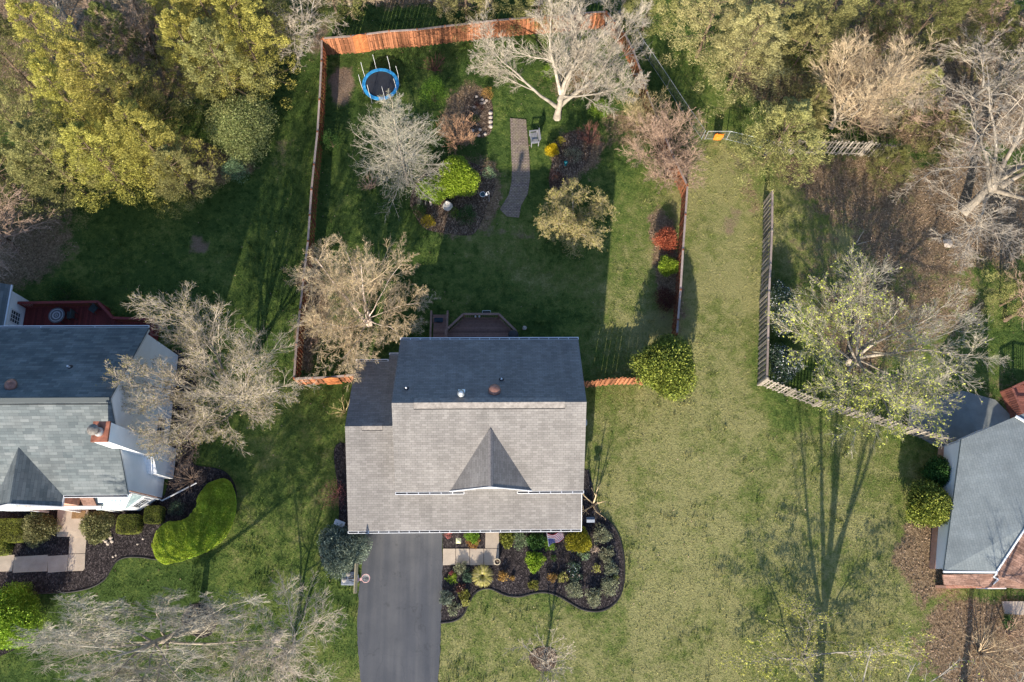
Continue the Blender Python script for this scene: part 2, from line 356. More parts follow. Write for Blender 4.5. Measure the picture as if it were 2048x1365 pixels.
for a, b, c, d in ((-70, 25, -70, 30), (26.5, 95, 31, 96), (96.5, 135, 97.5, 137)):
    slab(GP([(c - 2, 1113 + (90 - c) * .02), (d, 1110), (b, 1143), (a, 1146)]), 0.05, parent=lw)
slab(GP([(138, 1109), (171, 1108), (170, 1137), (166, 1142), (136, 1143)]), 0.052, parent=lw)
slab(GP([(140, 1073), (174, 1073), (171, 1107), (138, 1108)]), 0.048, parent=lw)
slab(GP([(113, 1064), (176, 1064), (176, 1074), (114, 1074)], 0.12), 0.12, 'step', lw)
slab(GP([(115, 1020), (176, 1020), (176, 1064), (113, 1064)], 0.28), 0.28, 'porch_slab', lw)
def bed(name, pts, z=0.012, mat='mulch', edge=None, sub=4):
    loop = smooth_loop(GP(pts), sub); sheet(name, loop, z, M[mat])
    if edge is not None:
        a, b = edge; line = smooth_loop(GP(pts[a:b]), 6, False)
        rng = random.Random(len(pts)); mb = MB()
        mb.tube([(x + rng.uniform(-.02, .02), y + rng.uniform(-.02, .02), 0.0) for x, y in line], 0.055, 6)
        return mb
FRONT_BED = [(886, 1062), (886, 1096), (969, 1096), (970, 1058), (1000, 1058), (1000, 1132), (886, 1134), (884, 1200), (881, 1246),
             (905, 1243), (924, 1232), (936, 1210), (947, 1190), (960, 1180), (976, 1177), (990, 1181), (1004, 1188), (1022, 1193), (1042, 1193), (1062, 1188), (1082, 1185), (1102, 1187), (1122, 1195), (1142, 1207), (1162, 1218), (1184, 1223), (1206, 1221), (1226, 1210),
             (1240, 1192), (1248, 1160), (1248, 1120), (1243, 1090), (1234, 1065), (1220, 1045), (1200, 1028), (1190, 1005), (1186, 975), (1178, 940), (1150, 940), (1140, 1050)]
sheet('mulch_bed', GP([(886, 1050), (884, 1200)]) + smooth_loop(GP(FRONT_BED[8:37]), 4, False) + GP(FRONT_BED[37:]), 0.012, M['mulch'])
mb = MB(); mb.tube([(x, y, 0.005) for x, y in smooth_loop(GP(FRONT_BED[8:36]), 5, False)], 0.06, 6)
tag(mb.build('bed_edging', M['edge']), 'black curving edging between the front bed and the lawn of the middle house', 'edging')
LB = [(-60, 1040), (-60, 1182), (0, 1178), (30, 1184), (70, 1187), (110, 1186), (150, 1183), (185, 1174), (208, 1160), (220, 1142), (232, 1124), (252, 1115), (285, 1115), (320, 1119), (370, 1108), (420, 1092), (455, 1062), (470, 1020), (470, 975), (450, 945), (415, 935), (385, 925), (385, 880), (392, 840), (395, 780), (380, 720), (340, 720), (330, 990), (150, 1000)]
sheet('mulch_bed', smooth_loop(GP(LB), 4), 0.010, M['mulch'])
mb = MB(); mb.tube([(x, y, 0.005) for x, y in smooth_loop(GP(LB[2:21]), 5, False)], 0.05, 6)
tag(mb.build('bed_edging', M['edge']), 'dark edging along the lawn beside the big crescent hedge', 'edging')
sheet('mulch_bed', smooth_loop(GP([(668, 900), (700, 900), (740, 1050), (738, 1080), (725, 1120), (700, 1140), (650, 1135), (640, 1090), (672, 1060), (678, 1000)]), 4), 0.011, M['mulch'])
sheet('mulch_bed', smooth_loop(GP([(375, 1215), (398, 1207), (420, 1213), (433, 1232), (432, 1255), (418, 1272), (395, 1275), (372, 1262), (362, 1240)]), 4), 0.011, M['mulch'])
sheet('mulch_bed', smooth_loop(GP([(1062, 1305), (1075, 1296), (1093, 1294), (1108, 1301), (1114, 1316), (1109, 1334), (1094, 1343), (1076, 1341), (1063, 1329), (1058, 1316)]), 4), 0.011, M['soil'])
sheet('mulch_bed', smooth_loop(GP([(-30, 1200), (30, 1190), (62, 1205), (75, 1235), (70, 1275), (30, 1300), (-30, 1310)]), 4), 0.010, M['mulch'])
sheet('garden_bed', smooth_loop(GP([(820, 400), (850, 345), (930, 325), (960, 332), (985, 345), (990, 380), (975, 410), (965, 440), (945, 470), (900, 468), (855, 460), (835, 440)]), 4), 0.009, M['soil'], hide_grass=False)
sheet('garden_bed', smooth_loop(GP([(940, 190), (970, 185), (985, 210), (985, 250), (978, 270), (955, 275), (935, 250), (928, 215)]), 4), 0.009, M['soil'])
sheet('garden_bed', smooth_loop(GP([(1115, 280), (1150, 262), (1180, 275), (1178, 320), (1150, 350), (1110, 385), (1098, 365), (1105, 320)]), 4), 0.009, M['soil'])
sheet('patio', GP([(1895, 790), (1925, 782), (1990, 800), (2020, 830), (2010, 900), (1890, 905), (1815, 860), (1822, 800)]), 0.03, M['patio'], 0.1)
def brickpath():
    k = NT('path_brick'); P = k.n('NewGeometry').outputs['Position']; br = k.n('TexBrick', _Scale=1.0, _Mortar_Size=0.016, _Brick_Width=0.24, _Row_Height=0.13, _Mortar_Smooth=0.3)
    k.l(P, br.inputs['Vector']); br.inputs['Color1'].default_value = (0.20, 0.15, 0.125, 1); br.inputs['Color2'].default_value = (0.28, 0.215, 0.18, 1); br.inputs['Mortar'].default_value = (0.075, 0.065, 0.045, 1)
    c = k.mix(k.ramp(k.noise(P, 2.0, 5, 0.7), [(0.45, 0.0), (0.62, 0.75)]), br.outputs[0], (0.24, 0.20, 0.13))
    c = k.mix(1.0, c, k.ramp(k.noise(P, 14, 3), [(0.3, 0.7), (0.7, 1.25)]), 'MULTIPLY')
    k.bump(k.math('MULTIPLY', br.outputs['Fac'], -1.0), 0.8, 0.02); return k.base(c, 0.9, 0.2)
PATHP = [(1020, 237), (1022, 295), (1024, 336), (1023, 365), (1017, 391), (1000, 419), (1013, 433), (1038, 436), (1042, 412), (1055, 389), (1060, 360), (1059, 319), (1057, 295), (1052, 240)]
sheet('brick_path', GP(PATHP), 0.03, brickpath(), 0.08)

# ------------------------------------------------------------------ grass blades (nobody could count them)
rng = np.random.default_rng(3)
c4 = np.array([G(-40, -40)[:2], G(2088, -40)[:2], G(2088, 1405)[:2], G(-40, 1405)[:2]])
N = 620000
bx = rng.uniform(c4[:, 0].min(), c4[:, 0].max(), N); by = rng.uniform(c4[:, 1].min(), c4[:, 1].max(), N)
keep = inside(c4, bx, by)
for pl in SHEETS: keep &= ~inside(pl, bx, by)
for (x0, x1, y0, y1) in ((-8.7, 5.1, 3.0, 13.9), (-45, -21.2, 5, 15), (30.5, 60, -5, 9)): keep &= ~((bx > x0) & (bx < x1) & (by > y0) & (by < y1))
d_, l_, b_ = tint(bx, by); keep &= rng.random(N) > np.clip(l_ * 0.75 + b_ * 0.8, 0, 0.92); keep &= rng.random(N) < 0.45 + 0.55 * fbm(bx, by, 0.8, 30) * 1.6
bx, by = bx[keep], by[keep]; n = len(bx)
an = rng.uniform(0, 2 * math.pi, n); hh = rng.uniform(0.03, 0.085, n) * (0.7 + 0.7 * fbm(bx, by, 1.6, 40)) * (1 + 1.6 * (vnoise(bx, by, .33, 60) * vnoise(bx, by, 1.9, 61) > .50)); wd = rng.uniform(0.012, 0.03, n)
zb = (fbm(bx, by, 2.5, 7) - 0.5) * 0.05 - 0.035; lean = rng.uniform(0.01, 0.07, n); la = rng.uniform(0, 2 * math.pi, n)
v = np.empty((n, 3, 3)); ca, sa = np.cos(an) * wd, np.sin(an) * wd
v[:, 0] = np.stack([bx - ca, by - sa, zb], 1); v[:, 1] = np.stack([bx + ca, by + sa, zb], 1); v[:, 2] = np.stack([bx + np.cos(la) * lean, by + np.sin(la) * lean, zb + hh], 1)
me = fast_mesh('grass', v.reshape(-1, 3), np.arange(3 * n).reshape(-1, 3)); set_tint(me, v[:, :, 0].ravel(), v[:, :, 1].ravel())
tag(link('grass', me, ground_mat('grass_blades', True)), 'short lawn grass, lush green on the left and straw coloured on the right', 'grass', kind='stuff')

# ------------------------------------------------------------------ houses
def roofplane(name, pts, mat, parent, th=0.13):
    """a roof slab; UVs in metres along the eave and up the slope"""
    P = [Vector(p) for p in pts]
    nrm = Vector((0, 0, 0))
    for i in range(len(P)): nrm += P[i].cross(P[(i + 1) % len(P)])
    nrm.normalize()
    if nrm.z < 0: P.reverse(); nrm = -nrm
    u = Vector((0, 0, 1)).cross(nrm); u = u.normalized() if u.length > 1e-4 else Vector((1, 0, 0)); v = nrm.cross(u)
    n = len(P); bm = bmesh.new(); me = bpy.data.meshes.new(name)
    a = [bm.verts.new(p) for p in P]; b = [bm.verts.new(p - Vector((0, 0, th))) for p in P]
    bm.faces.new(a); bm.faces.new(b[::-1])
    for i in range(n): bm.faces.new((a[i], b[i], b[(i + 1) % n], a[(i + 1) % n]))
    uvl = bm.loops.layers.uv.new('UVMap')
    for f in bm.faces:
        for lp in f.loops: lp[uvl].uv = (lp.vert.co.dot(u), lp.vert.co.dot(v))
    bmesh.ops.triangulate(bm, faces=[f for f in bm.faces if len(f.verts) > 4]); bm.to_mesh(me); bm.free()
    return link(name, me, mat, parent)
def gutter(x0, y0, x1, y1, z, parent, out, spacing=0.61, w=0.13):
    """white open gutter with its hangers; out = unit vector away from the eave"""
    a, b = Vector((x0, y0, z)), Vector((x1, y1, z)); o = Vector((out[0], out[1], 0)); d = (b - a).normalized()
    mb = MB(); mb.bar(a + o * 0.012 + Vector((0, 0, -.06)), b + o * 0.012 + Vector((0, 0, -.06)), 0.02, 0.11)
    mb.bar(a + o * w + Vector((0, 0, -.045)), b + o * w + Vector((0, 0, -.045)), 0.035, 0.10); mb.bar(a + o * w / 2 + Vector((0, 0, -.12)), b + o * w / 2 + Vector((0, 0, -.12)), w, 0.02)
    L = (b - a).length; k = int(L / spacing)
    for i in range(k + 1):
        p = a + d * (L * i / k); mb.bar(p - o * 0.0, p + o * w, 0.045, 0.012)
    mb.build('gutter', M['trim'], parent)
    t = MB(); t.bar(a + o * w / 2 + Vector((0, 0, -.095)), b + o * w / 2 + Vector((0, 0, -.095)), w - 0.06, 0.02); t.build('gutter_bottom_strip', M['gutterdark'], parent)  # a dark strip along the inside bottom of the gutter
def window(parent, c, wdir, w, h, cols=2, rows=2, frame='trim', nrm=None):
    """window on a vertical wall: centre c, direction along the wall wdir"""
    c = Vector(c); u = Vector(wdir).normalized(); n = Vector(nrm); f = MB()
    for s in (-1, 1):
        f.bar(c + u * s * w / 2 - Vector((0, 0, h / 2 + .04)) + n * .03, c + u * s * w / 2 + Vector((0, 0, h / 2 + .04)) + n * .03, 0.08, 0.07, n)
        f.bar(c - u * (w / 2 - .04) + Vector((0, 0, s * h / 2)) + n * .03, c + u * (w / 2 - .04) + Vector((0, 0, s * h / 2)) + n * .03, 0.07, 0.08)
    fr = f.build('window', M[frame], parent); m = MB()
    for i in range(1, cols): m.bar(c + u * (-w / 2 + w * i / cols) - Vector((0, 0, h / 2 - .05)) + n * .025, c + u * (-w / 2 + w * i / cols) + Vector((0, 0, h / 2 - .05)) + n * .025, 0.03, 0.03, n)
    for i in range(1, rows): m.bar(c - u * (w / 2 - .05) + Vector((0, 0, -h / 2 + h * i / rows)) + n * .022, c + u * (w / 2 - .05) + Vector((0, 0, -h / 2 + h * i / rows)) + n * .022, 0.03, 0.028)
    fr.parent = parent; mm = m.build('muntin', M[frame], None); mm.parent = fr; mm.data.transform(Matrix.LocRotScale(parent.location, parent.rotation_euler, None).inverted())
    p = MB(); p.bar(c - u * (w / 2 - .03) + n * .01, c + u * (w / 2 - .03) + n * .01, 0.02, h - .06); pp = p.build('pane', M['glass'], None); pp.parent = fr
    pp.data.transform(Matrix.LocRotScale(parent.location, parent.rotation_euler, None).inverted())
def sub(o, part):
    """make part (meshes share their grandparent's frame) a child of o"""
    part.parent = o; return part

M['trim'] = plain('white_trim', (0.60, 0.60, 0.61), 0.06, 2, 0.45); M['gutterdark'] = plain('dark_gutter_bottom', (0.035, 0.03, 0.028), 0.4, 9)
def siding(name, c):
    k = NT(name); tc = k.n('TexCoord').outputs['Object']; sp = k.n('SeparateXYZ'); k.l(tc, sp.inputs[0]); fr = k.math('FRACT', k.math('MULTIPLY', sp.outputs[2], 6.6))
    col = k.mix(1.0, k.ramp(k.noise(tc, 0.7, 4), [(0.3, tuple(x * .9 for x in c)), (0.7, tuple(min(1, x * 1.06) for x in c))]), k.ramp(fr, [(0.0, 0.72), (0.12, 1.0), (1.0, 1.0)]), 'MULTIPLY')
    k.bump(fr, 0.4, 0.02); return k.base(col, 0.55, 0.3)
M['siding'] = siding('cream_siding', (0.62, 0.60, 0.55)); M['siding_w'] = siding('white_siding', (0.78, 0.79, 0.81))
M['shing_main'] = shingle('taupe_shingles', (0.157, 0.146, 0.138), (0.204, 0.191, 0.181), (0.86, 0.85, 0.86))
M['shing_left'] = shingle('grey_green_shingles', (0.092, 0.104, 0.109), (0.150, 0.163, 0.165), (0.72, 0.77, 0.79), 0.5, 0.19, 0.7, 0.9)
M['shing_right'] = shingle('pale_blue_grey_shingles', (0.155, 0.177, 0.185), (0.180, 0.202, 0.210), (0.93, 0.93, 0.93), 0.3, 0.145, 0.75, 0.3)
M['shing_brown'] = shingle('brown_shingles', (0.15, 0.085, 0.065), (0.27, 0.165, 0.13), (0.6, 0.6, 0.6), 0.35, 0.145, 0.5, 0.8)
M['copper'] = plain('copper_vent', (0.24, 0.12, 0.09), 0.3, 6, 0.45, metal=0.3); M['metal'] = plain('galvanised_metal', (0.5, 0.52, 0.54), 0.2, 8, 0.4, metal=0.6)
M['darkvent'] = plain('black_vent', (0.03, 0.03, 0.033), 0.2, 8); M['glass'] = plain('window_glass', (0.045, 0.055, 0.065), 0.2, 2, 0.08, spec=0.6)
def brick(name, a, b, mo):
    k = NT(name); tc = k.n('TexCoord').outputs['Object']; mp = k.n('Mapping'); k.l(tc, mp.inputs[0]); mp.inputs['Rotation'].default_value = (math.pi / 2, 0, 0)
    sp = k.n('SeparateXYZ'); k.l(tc, sp.inputs[0]); cb = k.n('CombineXYZ'); k.l(k.math('ADD', sp.outputs[0], sp.outputs[1]), cb.inputs[0]); k.l(sp.outputs[2], cb.inputs[1])
    br = k.n('TexBrick', _Scale=1.0, _Mortar_Size=0.01, _Brick_Width=0.21, _Row_Height=0.075); k.l(cb.outputs[0], br.inputs['Vector'])
    br.inputs['Color1'].default_value = a + (1,); br.inputs['Color2'].default_value = b + (1,); br.inputs['Mortar'].default_value = mo + (1,)
    return k.base(k.mix(1.0, br.outputs[0], k.ramp(k.noise(tc, 2, 4), [(0.3, 0.8), (0.7, 1.2)]), 'MULTIPLY'), 0.85, 0.2)
M['brick'] = brick('orange_red_brick', (0.36, 0.155, 0.10), (0.46, 0.215, 0.14), (0.45, 0.38, 0.32)); M['door'] = plain('dark_door', (0.10, 0.03, 0.03), 0.1, 3, 0.4)

# --- the middle house
XL, XR, YB, YR, YF, HE, HR = -5.84, 5.29, 14.26, 9.57, 4.87, 5.22, 8.37
H1 = empty('house', (0, 8, 0), 'taupe shingled house in the centre with a front gable and an attached garage wing', 'house')
w = MB()
w.prism([(-5.6, 5.2), (5.05, 5.2), (5.05, 13.95), (-5.6, 13.95)], 0, 5.1)
w.add([(5.05, 5.2, 5.1), (5.05, 13.95, 5.1), (5.05, YR, 8.1), (4.95, 5.2, 5.1), (4.95, 13.95, 5.1), (4.95, YR, 8.1)], [(0, 1, 2), (5, 4, 3), (0, 3, 4, 1), (1, 4, 5, 2), (2, 5, 3, 0)])
w.add([(-5.6, 5.2, 5.1), (-5.6, 13.95, 5.1), (-5.6, YR, 8.1), (-5.5, 5.2, 5.1), (-5.5, 13.95, 5.1), (-5.5, YR, 8.1)], [(2, 1, 0), (3, 4, 5), (1, 4, 3, 0), (2, 5, 4, 1), (0, 3, 5, 2)])
w.prism([(-8.72, 3.1), (-5.603, 3.1), (-5.603, 13.2), (-8.72, 13.2)], 0, 2.5)
w.add([(-8.72, 3.1, 2.5), (-8.72, 13.2, 2.5), (-8.72, 8.78, 5.25), (-8.62, 3.1, 2.5), (-8.62, 13.2, 2.5), (-8.62, 8.78, 5.25)], [(2, 1, 0), (3, 4, 5), (1, 4, 3, 0), (2, 5, 4, 1), (0, 3, 5, 2)])
w.prism([(-5.6, 3.1), (-1.2, 3.1), (-1.2, 5.197), (-5.6, 5.197)], 0, 2.6)
w.build('wall', M['siding'], H1)
roofplane('roof', [(XL, YB, HE), (XR, YB, HE), (XR, YR, HR), (XL, YR, HR)], M['shing_main'], H1)
A = G(983, 853, 7.53); gx = A[0] - 0.03
zr = 7.53; yA = YF + (zr - HE) / ((HR - HE) / (YR - YF)); V1, V2 = G(900, 981, HE + 0.03), G(1063, 980, HE + 0.03); half = (V2[0] - V1[0]) / 2; gc = (V1[0] + V2[0]) / 2
roofplane('roof', [(XL, YF, HE), (XR, YF, HE), (XR, YR, HR), (XL, YR, HR)], M['shing_main'], H1)
gyf = YF + 0.16
ra = roofplane('gable_roof', [(gc, yA + .05, zr), (gc, gyf - .12, zr), (gc - half, gyf - .12, HE + .03), (gc - half, gyf, HE + .03)], M['shing_main'], H1, 0.1)
ra = roofplane('gable_roof', [(gc, yA + .05, zr), (gc, gyf - .12, zr), (gc + half, gyf - .12, HE + .03), (gc + half, gyf, HE + .03)], M['shing_main'], H1, 0.1)
g = MB(); g.add([(gc - half + .15, gyf - .02, HE - .1), (gc + half - .15, gyf - .02, HE - .1), (gc, gyf - .02, zr - .12), (gc - half + .15, gyf + .1, HE - .1), (gc + half - .15, gyf + .1, HE - .1), (gc, gyf + .1, zr - .12)], [(0, 1, 2), (5, 4, 3), (0, 3, 4, 1), (1, 4, 5, 2), (2, 5, 3, 0)])
g.build('gable_wall', M['siding'], H1)
g = MB(); g.bar((gc - half, gyf - .14, HE - .03), (gc, gyf - .14, zr - .06), .04, .15, (0, 0, 1)); g.bar((gc + half, gyf - .14, HE - .03), (gc, gyf - .14, zr - .06), .04, .15); g.build_each('fascia', M['trim'], H1)
c = MB()
for s in (-1, 1): c.add([(gc, gyf - .13, zr + .03), (gc, yA - .1, zr + .03), (gc + s * .15, yA - .25, zr - .12), (gc + s * .15, gyf - .13, zr - .12)], [(0, 1, 2, 3)])
co = c.build('ridge_cap', plain('ridge_cap_shingle', (0.17, 0.155, 0.15), .3, 9, .9), H1)
lowz, lowy, gry, grz = 2.70, 2.79, 8.78, 5.45; sl = (grz - lowz) / (gry - lowy)
roofplane('garage_roof', [(-8.97, lowy, lowz), (5.33, lowy, lowz), (5.33, 5.198, lowz + sl * (5.198 - lowy)), (-5.602, 5.198, lowz + sl * (5.198 - lowy)), (-5.602, gry, grz), (-8.97, gry, grz)], M['shing_main'], H1)
sb = (grz - 3.0) / (13.48 - gry)
roofplane('garage_roof', [(-8.97, gry, grz), (-5.602, gry, grz), (-5.602, 13.98, 3.0 - sb * .5), (-6.82, 13.98, 3.0 - sb * .5), (-6.82, 13.48, 3.0), (-8.92, 13.48, 3.0)], M['shing_main'], H1)
gutter(XL, YB, XR, YB, HE, H1, (0, 1)); gutter(XL, YF, G(928, 984, HE)[0], YF, HE, H1, (0, -1)); gutter(G(1035, 982, HE)[0], YF, XR, YF, HE, H1, (0, -1))
gutter(-8.97, lowy, 5.33, lowy, lowz, H1, (0, -1)); gutter(-8.92, 13.48, -6.86, 13.48, 3.0, H1, (0, 1)); gutter(-6.82, 13.98, -5.65, 13.98, 3.0 - sb * .5, H1, (0, 1))
r = MB(); r.bar((5.345, lowy - .1, lowz - .05), (5.345, 5.19, lowz + sl * 2.4 - .05), .03, .19); r.bar((5.25, YF + .1, HE - .17), (5.25, YR, HR - .23), .03, .16); r.bar((5.25, YB - .1, HE - .17), (5.25, YR, HR - .23), .03, .16)
r.bar((-5.80, YF + .1, HE - .17), (-5.80, YR, HR - .23), .03, .16); r.bar((-5.80, YB - .1, HE - .17), (-5.80, YR, HR - .23), .03, .16); r.bar((-8.93, lowy + .1, lowz - .16), (-8.93, gry, grz - .22), .03, .14); r.bar((-8.93, 13.3, 3.0 - .1), (-8.93, gry, grz - .22), .03, .14)
r.build_each('rake_board', M['trim'], H1)
# the short white returns at the valley bottoms, the ridge vents
def ridgevent(x0, x1, y, z, s1, s2, wv=0.3):
    v = MB()
    for s, k in ((-1, s1), (1, s2)):
        v.add([(x0, y, z + .05), (x1, y, z + .05), (x1, y + s * wv, z + .055 - k * wv), (x0, y + s * wv, z + .055 - k * wv)], [(0, 1, 2, 3)])
        v.add([(x0, y + s * wv, z + .055 - k * wv), (x1, y + s * wv, z + .055 - k * wv), (x1, y + s * (wv + .01), z - k * wv), (x0, y + s * (wv + .01), z - k * wv)], [(0, 1, 2, 3)])
    o = v.build('ridge_vent', M['shing_cap'], H1)
    d = MB(); d.bar((x0, y - wv - .03, z + .02 - s1 * wv), (x1, y - wv - .03, z + .02 - s1 * wv), .04, .015); d.build('vent_slot', M['darkvent'], H1)
M['shing_cap'] = plain('cap_shingle', (0.20, 0.18, 0.165), 0.3, 5, 0.9)
ridgevent(G(828, 808, 8.3)[0], G(1130, 808, 8.3)[0], YR, HR, .671, .671); ridgevent(G(724, 856, 5.4)[0], G(765, 856, 5.4)[0], gry, grz, sl, sb, .22)
def zroof(y): return HR - abs(y - YR) * (HR - HE) / (YR - YF)
def on_roof(px, py):
    z = 8.0
    for _ in range(20): p = G(px, py, z); z = zroof(p[1])
    return G(px, py, z)
for (px, py, r_, h_, mt, nm) in ((813, 778, .05, .35, 'trim', 'vent_pipe'), (1003, 760, .055, .3, 'trim', 'vent_pipe')):
    p = on_roof(px, py); q = MB(); q.tube([(p[0], p[1], p[2] - .1), (p[0], p[1], p[2] + h_)], r_, 10); o = q.build(nm, M[mt], H1, True)
    q = MB(); q.lathe(p[0], p[1], [(.16, p[2] - .04), (.09, p[2] + .1), (.055, p[2] + .12)], 12); q.build('pipe_flashing', M['darkvent'], H1, True)
p = on_roof(923, 792); q = MB(); q.lathe(p[0], p[1], [(.2, p[2] - .1), (.14, p[2] + .1), (.12, p[2] + .55), (.2, p[2] + .56), (.2, p[2] + .6), (.12, p[2] + .62), (.12, p[2] + .7), (.21, p[2] + .72), (.06, p[2] + .84)], 16); q.build('flue_pipe', M['metal'], H1, True)
q = MB(); q.bar((p[0] - .2, p[1] + .28, p[2] - .1), (p[0] + .2, p[1] + .28, p[2] - .1), .3, .02, (0, .6, 1)); q.build('flue_flashing', M['metal'], H1)
def domevent(parent, p):
    q = MB(); q.lathe(p[0], p[1], [(.2, p[2] - .15), (.2, p[2] + .1), (.36, p[2] + .12), (.36, p[2] + .17), (.3, p[2] + .25), (.18, p[2] + .31), (.05, p[2] + .33)], 22); q.build('roof_vent', M['copper'], parent, True)
domevent(H1, on_roof(989, 782))
# doors and windows on the street side and at the back
g = MB(); g.box(-8.35, -3.55, 3.06, 3.1, 0, 2.2)
for k in range(1, 4): g.box(-8.3, -3.6, 3.04, 3.06, .55 * k - .012, .55 * k + .012)
g.build('garage_door', M['trim'], H1)
g = MB(); g.box(-.55, .4, 5.14, 5.2, 0, 2.1); g.build('door', M['door'], H1)
for x in (-2.6, 2.6): window(H1, (x, 5.2, 4.2), (1, 0, 0), 1.1, 1.3, nrm=(0, -1, 0))
window(H1, (2.9, 5.2, 1.4), (1, 0, 0), 1.6, 1.4, 4, 2, nrm=(0, -1, 0))
for x in (-4, -.5, 3.2): window(H1, (x, 13.95, 4.2), (1, 0, 0), 1.0, 1.3, nrm=(0, 1, 0))
window(H1, (5.05, 8.5, 4.2), (0, 1, 0), .9, 1.2, nrm=(1, 0, 0))
g = MB()
for x in (-.9, 1.2, 3.3, 5.1): g.box(x - .07, x + .07, 2.98, 3.12, 0, 2.6)
g.build_each('porch_post', M['trim'], H1)
g = MB(); g.box(-1.19, 5.1, 3.0, 5.19, 0, .22); g.build('porch_floor', M['walk'], H1)
# --- the deck behind it
M['deckwood'] = boards('brown_deck_boards', (0.20, 0.115, 0.092), 7.2, .45, 1); M['deckrail'] = plain('brown_stained_rail', (0.22, 0.13, 0.10), .25, 6)
DK = empty('deck', (0, 15.5, 0), 'brown wooden deck with clipped corners behind the middle house', 'deck')
dz, rz_ = 0.85, 1.8
cap = [G(891.6, 661, rz_), G(926.7, 628.5, rz_), G(997.6, 628.5, rz_), G(1032, 662, rz_)]
dl = [(cap[0][0], 13.95)] + [(p[0], p[1]) for p in cap] + [(cap[3][0], 13.95)]
g = MB(); g.prism(dl, dz - .15, dz); g.build('deck_floor', M['deckwood'], DK)
pts = [Vector((x, y, rz_)) for x, y in dl]
g = MB(); b2 = MB(); po = MB()
for a, b in zip(pts[:-1], pts[1:]):
    g.bar(a, b, .15, .04); g.bar(a - Vector((0, 0, .1)), b - Vector((0, 0, .1)), .04, .09); g.bar(a - Vector((0, 0, .85)), b - Vector((0, 0, .85)), .04, .09)
    k = max(2, int((b - a).length / .13))
    for i in range(k): p = a.lerp(b, (i + .5) / k); b2.bar(p - Vector((0, 0, .88)), p - Vector((0, 0, .06)), .035, .035)
    po.bar(a - Vector((0, 0, rz_)), a - Vector((0, 0, .02)), .1, .1)
g.build('rail', M['deckrail'], DK); b2.build('baluster', M['deckrail'], DK); po.build_each('post', M['deckrail'], DK)
st = MB(); lx0, lx1 = G(864, 630, .8)[0], G(894, 630, .8)[0]; sy = G(870, 624, .8)[1]
st.box(lx0, lx1, sy - .6, sy, .0, .18)
for k in range(5): st.box(lx0 + .08, lx1 - .08, sy - .6 - .35 * (k + 1), sy - .6 - .35 * k, .2 + .12 * k, .24 + .12 * k)
st.box(lx0 + .05, lx1 + .05, 13.95, sy - .6 - 1.75, .7, .82); st.build('stairs', M['deckwood'], DK)
st = MB()
for x in (lx0 - .03, lx1 + .05): st.bar((x, sy, 1.05), (x, 13.95, 1.75), .13, .04); st.bar((x, sy - .02, 0), (x, sy - .02, 1.03), .09, .09); st.bar((x, 14.6, .3), (x, 14.6, 1.65), .09, .09)
st.build_each('stair_rail', M['deckrail'], DK)
# planter hung on the rail, ornament birds, grill on the deck, mat on the stairs
pb = empty('planter_box', G(973, 626, 1.7), 'thin white wire planter hung outside the deck rail', 'planter'); x, y, z = pb.location
g = MB()
for dz2 in (0, -.2):
    g.tube([(x - .28, y - .07, z + dz2), (x - .28, y + .16, z + dz2), (x + .28, y + .16, z + dz2), (x + .28, y - .07, z + dz2), (x - .28, y - .07, z + dz2)], .014, 6)
for i in range(7): g.tube([(x - .28 + .093 * i, y + .16, z), (x - .28 + .093 * i, y + .16, z - .2)], .007, 4)
g.build('wire_frame', M['trim'], pb); g = MB(); g.box(x - .25, x + .25, y - .04, y + .13, z - .2, z - .06); g.build('liner', M['darkvent'], pb)
orn = MB()
for dx in (-.13, .13): orn.lathe(G(955, 635, dz)[0] + dx, G(955, 635, dz)[1], [(.03, dz), (.08, dz + .05), (.09, dz + .12), (.06, dz + .2), (.02, dz + .24)], 10)
tag(orn.build('deck_ornament', M['trim'], None, True), 'pair of small white ornaments on the brown deck floor', 'ornament')
gp = G(1026, 678, dz); gr = empty('grill', (gp[0], gp[1], dz), 'black covered grill in the right corner of the brown deck', 'grill')
g = MB(); g.box(gp[0] - .3, gp[0] + .3, gp[1] - .28, gp[1] + .28, dz, dz + .8); g.build('cart', M['darkvent'], gr, bevel=.03)
g = MB(); g.lathe(gp[0], gp[1], [(.34, dz + .8), (.36, dz + .9), (.3, dz + 1.05), (.15, dz + 1.12), (.03, dz + 1.14)], 14); g.build('lid', M['darkvent'], gr, True)
x, y, z = G(877, 640, .3); g = MB(); g.box(x - .3, x + .3, y - .18, y + .14, .27, .34); g.prism([(x - .12, y - .12), (x + .1, y - .13), (x + .12, y + .1), (x - .1, y + .12)], .34, .37)
tag(g.build('stair_mat', plain('navy_mat', (0.02, 0.035, 0.05), .2), None, bevel=.01), 'dark blue mat on the lowest tread of the brown deck stairs', 'mat')

# --- the left house
H2 = empty('house', (-28, 10, 0), 'white sided house at the left edge with grey green shingles and a brick topped chimney', 'house')
lx, xe = -21.45, -48.0; lyb, lyr, lyf, lhe, lhr = 15.1, 9.8, 4.84, 5.3, 9.0
w = MB(); w.prism([(xe, 5.16), (lx - .15, 5.16), (lx - .15, 14.75), (xe, 14.75)], 0, 5.2)
w.add([(lx - .15, 5.16, 5.2), (lx - .15, 14.75, 5.2), (lx - .15, lyr, 8.75), (lx - .3, 5.16, 5.2), (lx - .3, 14.75, 5.2), (lx - .3, lyr, 8.75)], [(0, 1, 2), (5, 4, 3), (0, 3, 4, 1), (1, 4, 5, 2), (2, 5, 3, 0)])
w.build('wall', M['siding_w'], H2)
g = MB(); g.box(xe, lx - .17, 5.10, 5.157, 0, 5.15); g.build('brick_front', M['brick'], H2)
roofplane('roof', [(xe, lyb, lhe), (lx, lyb, lhe), (lx, lyr, lhr), (xe, lyr, lhr)], M['shing_left'], H2)
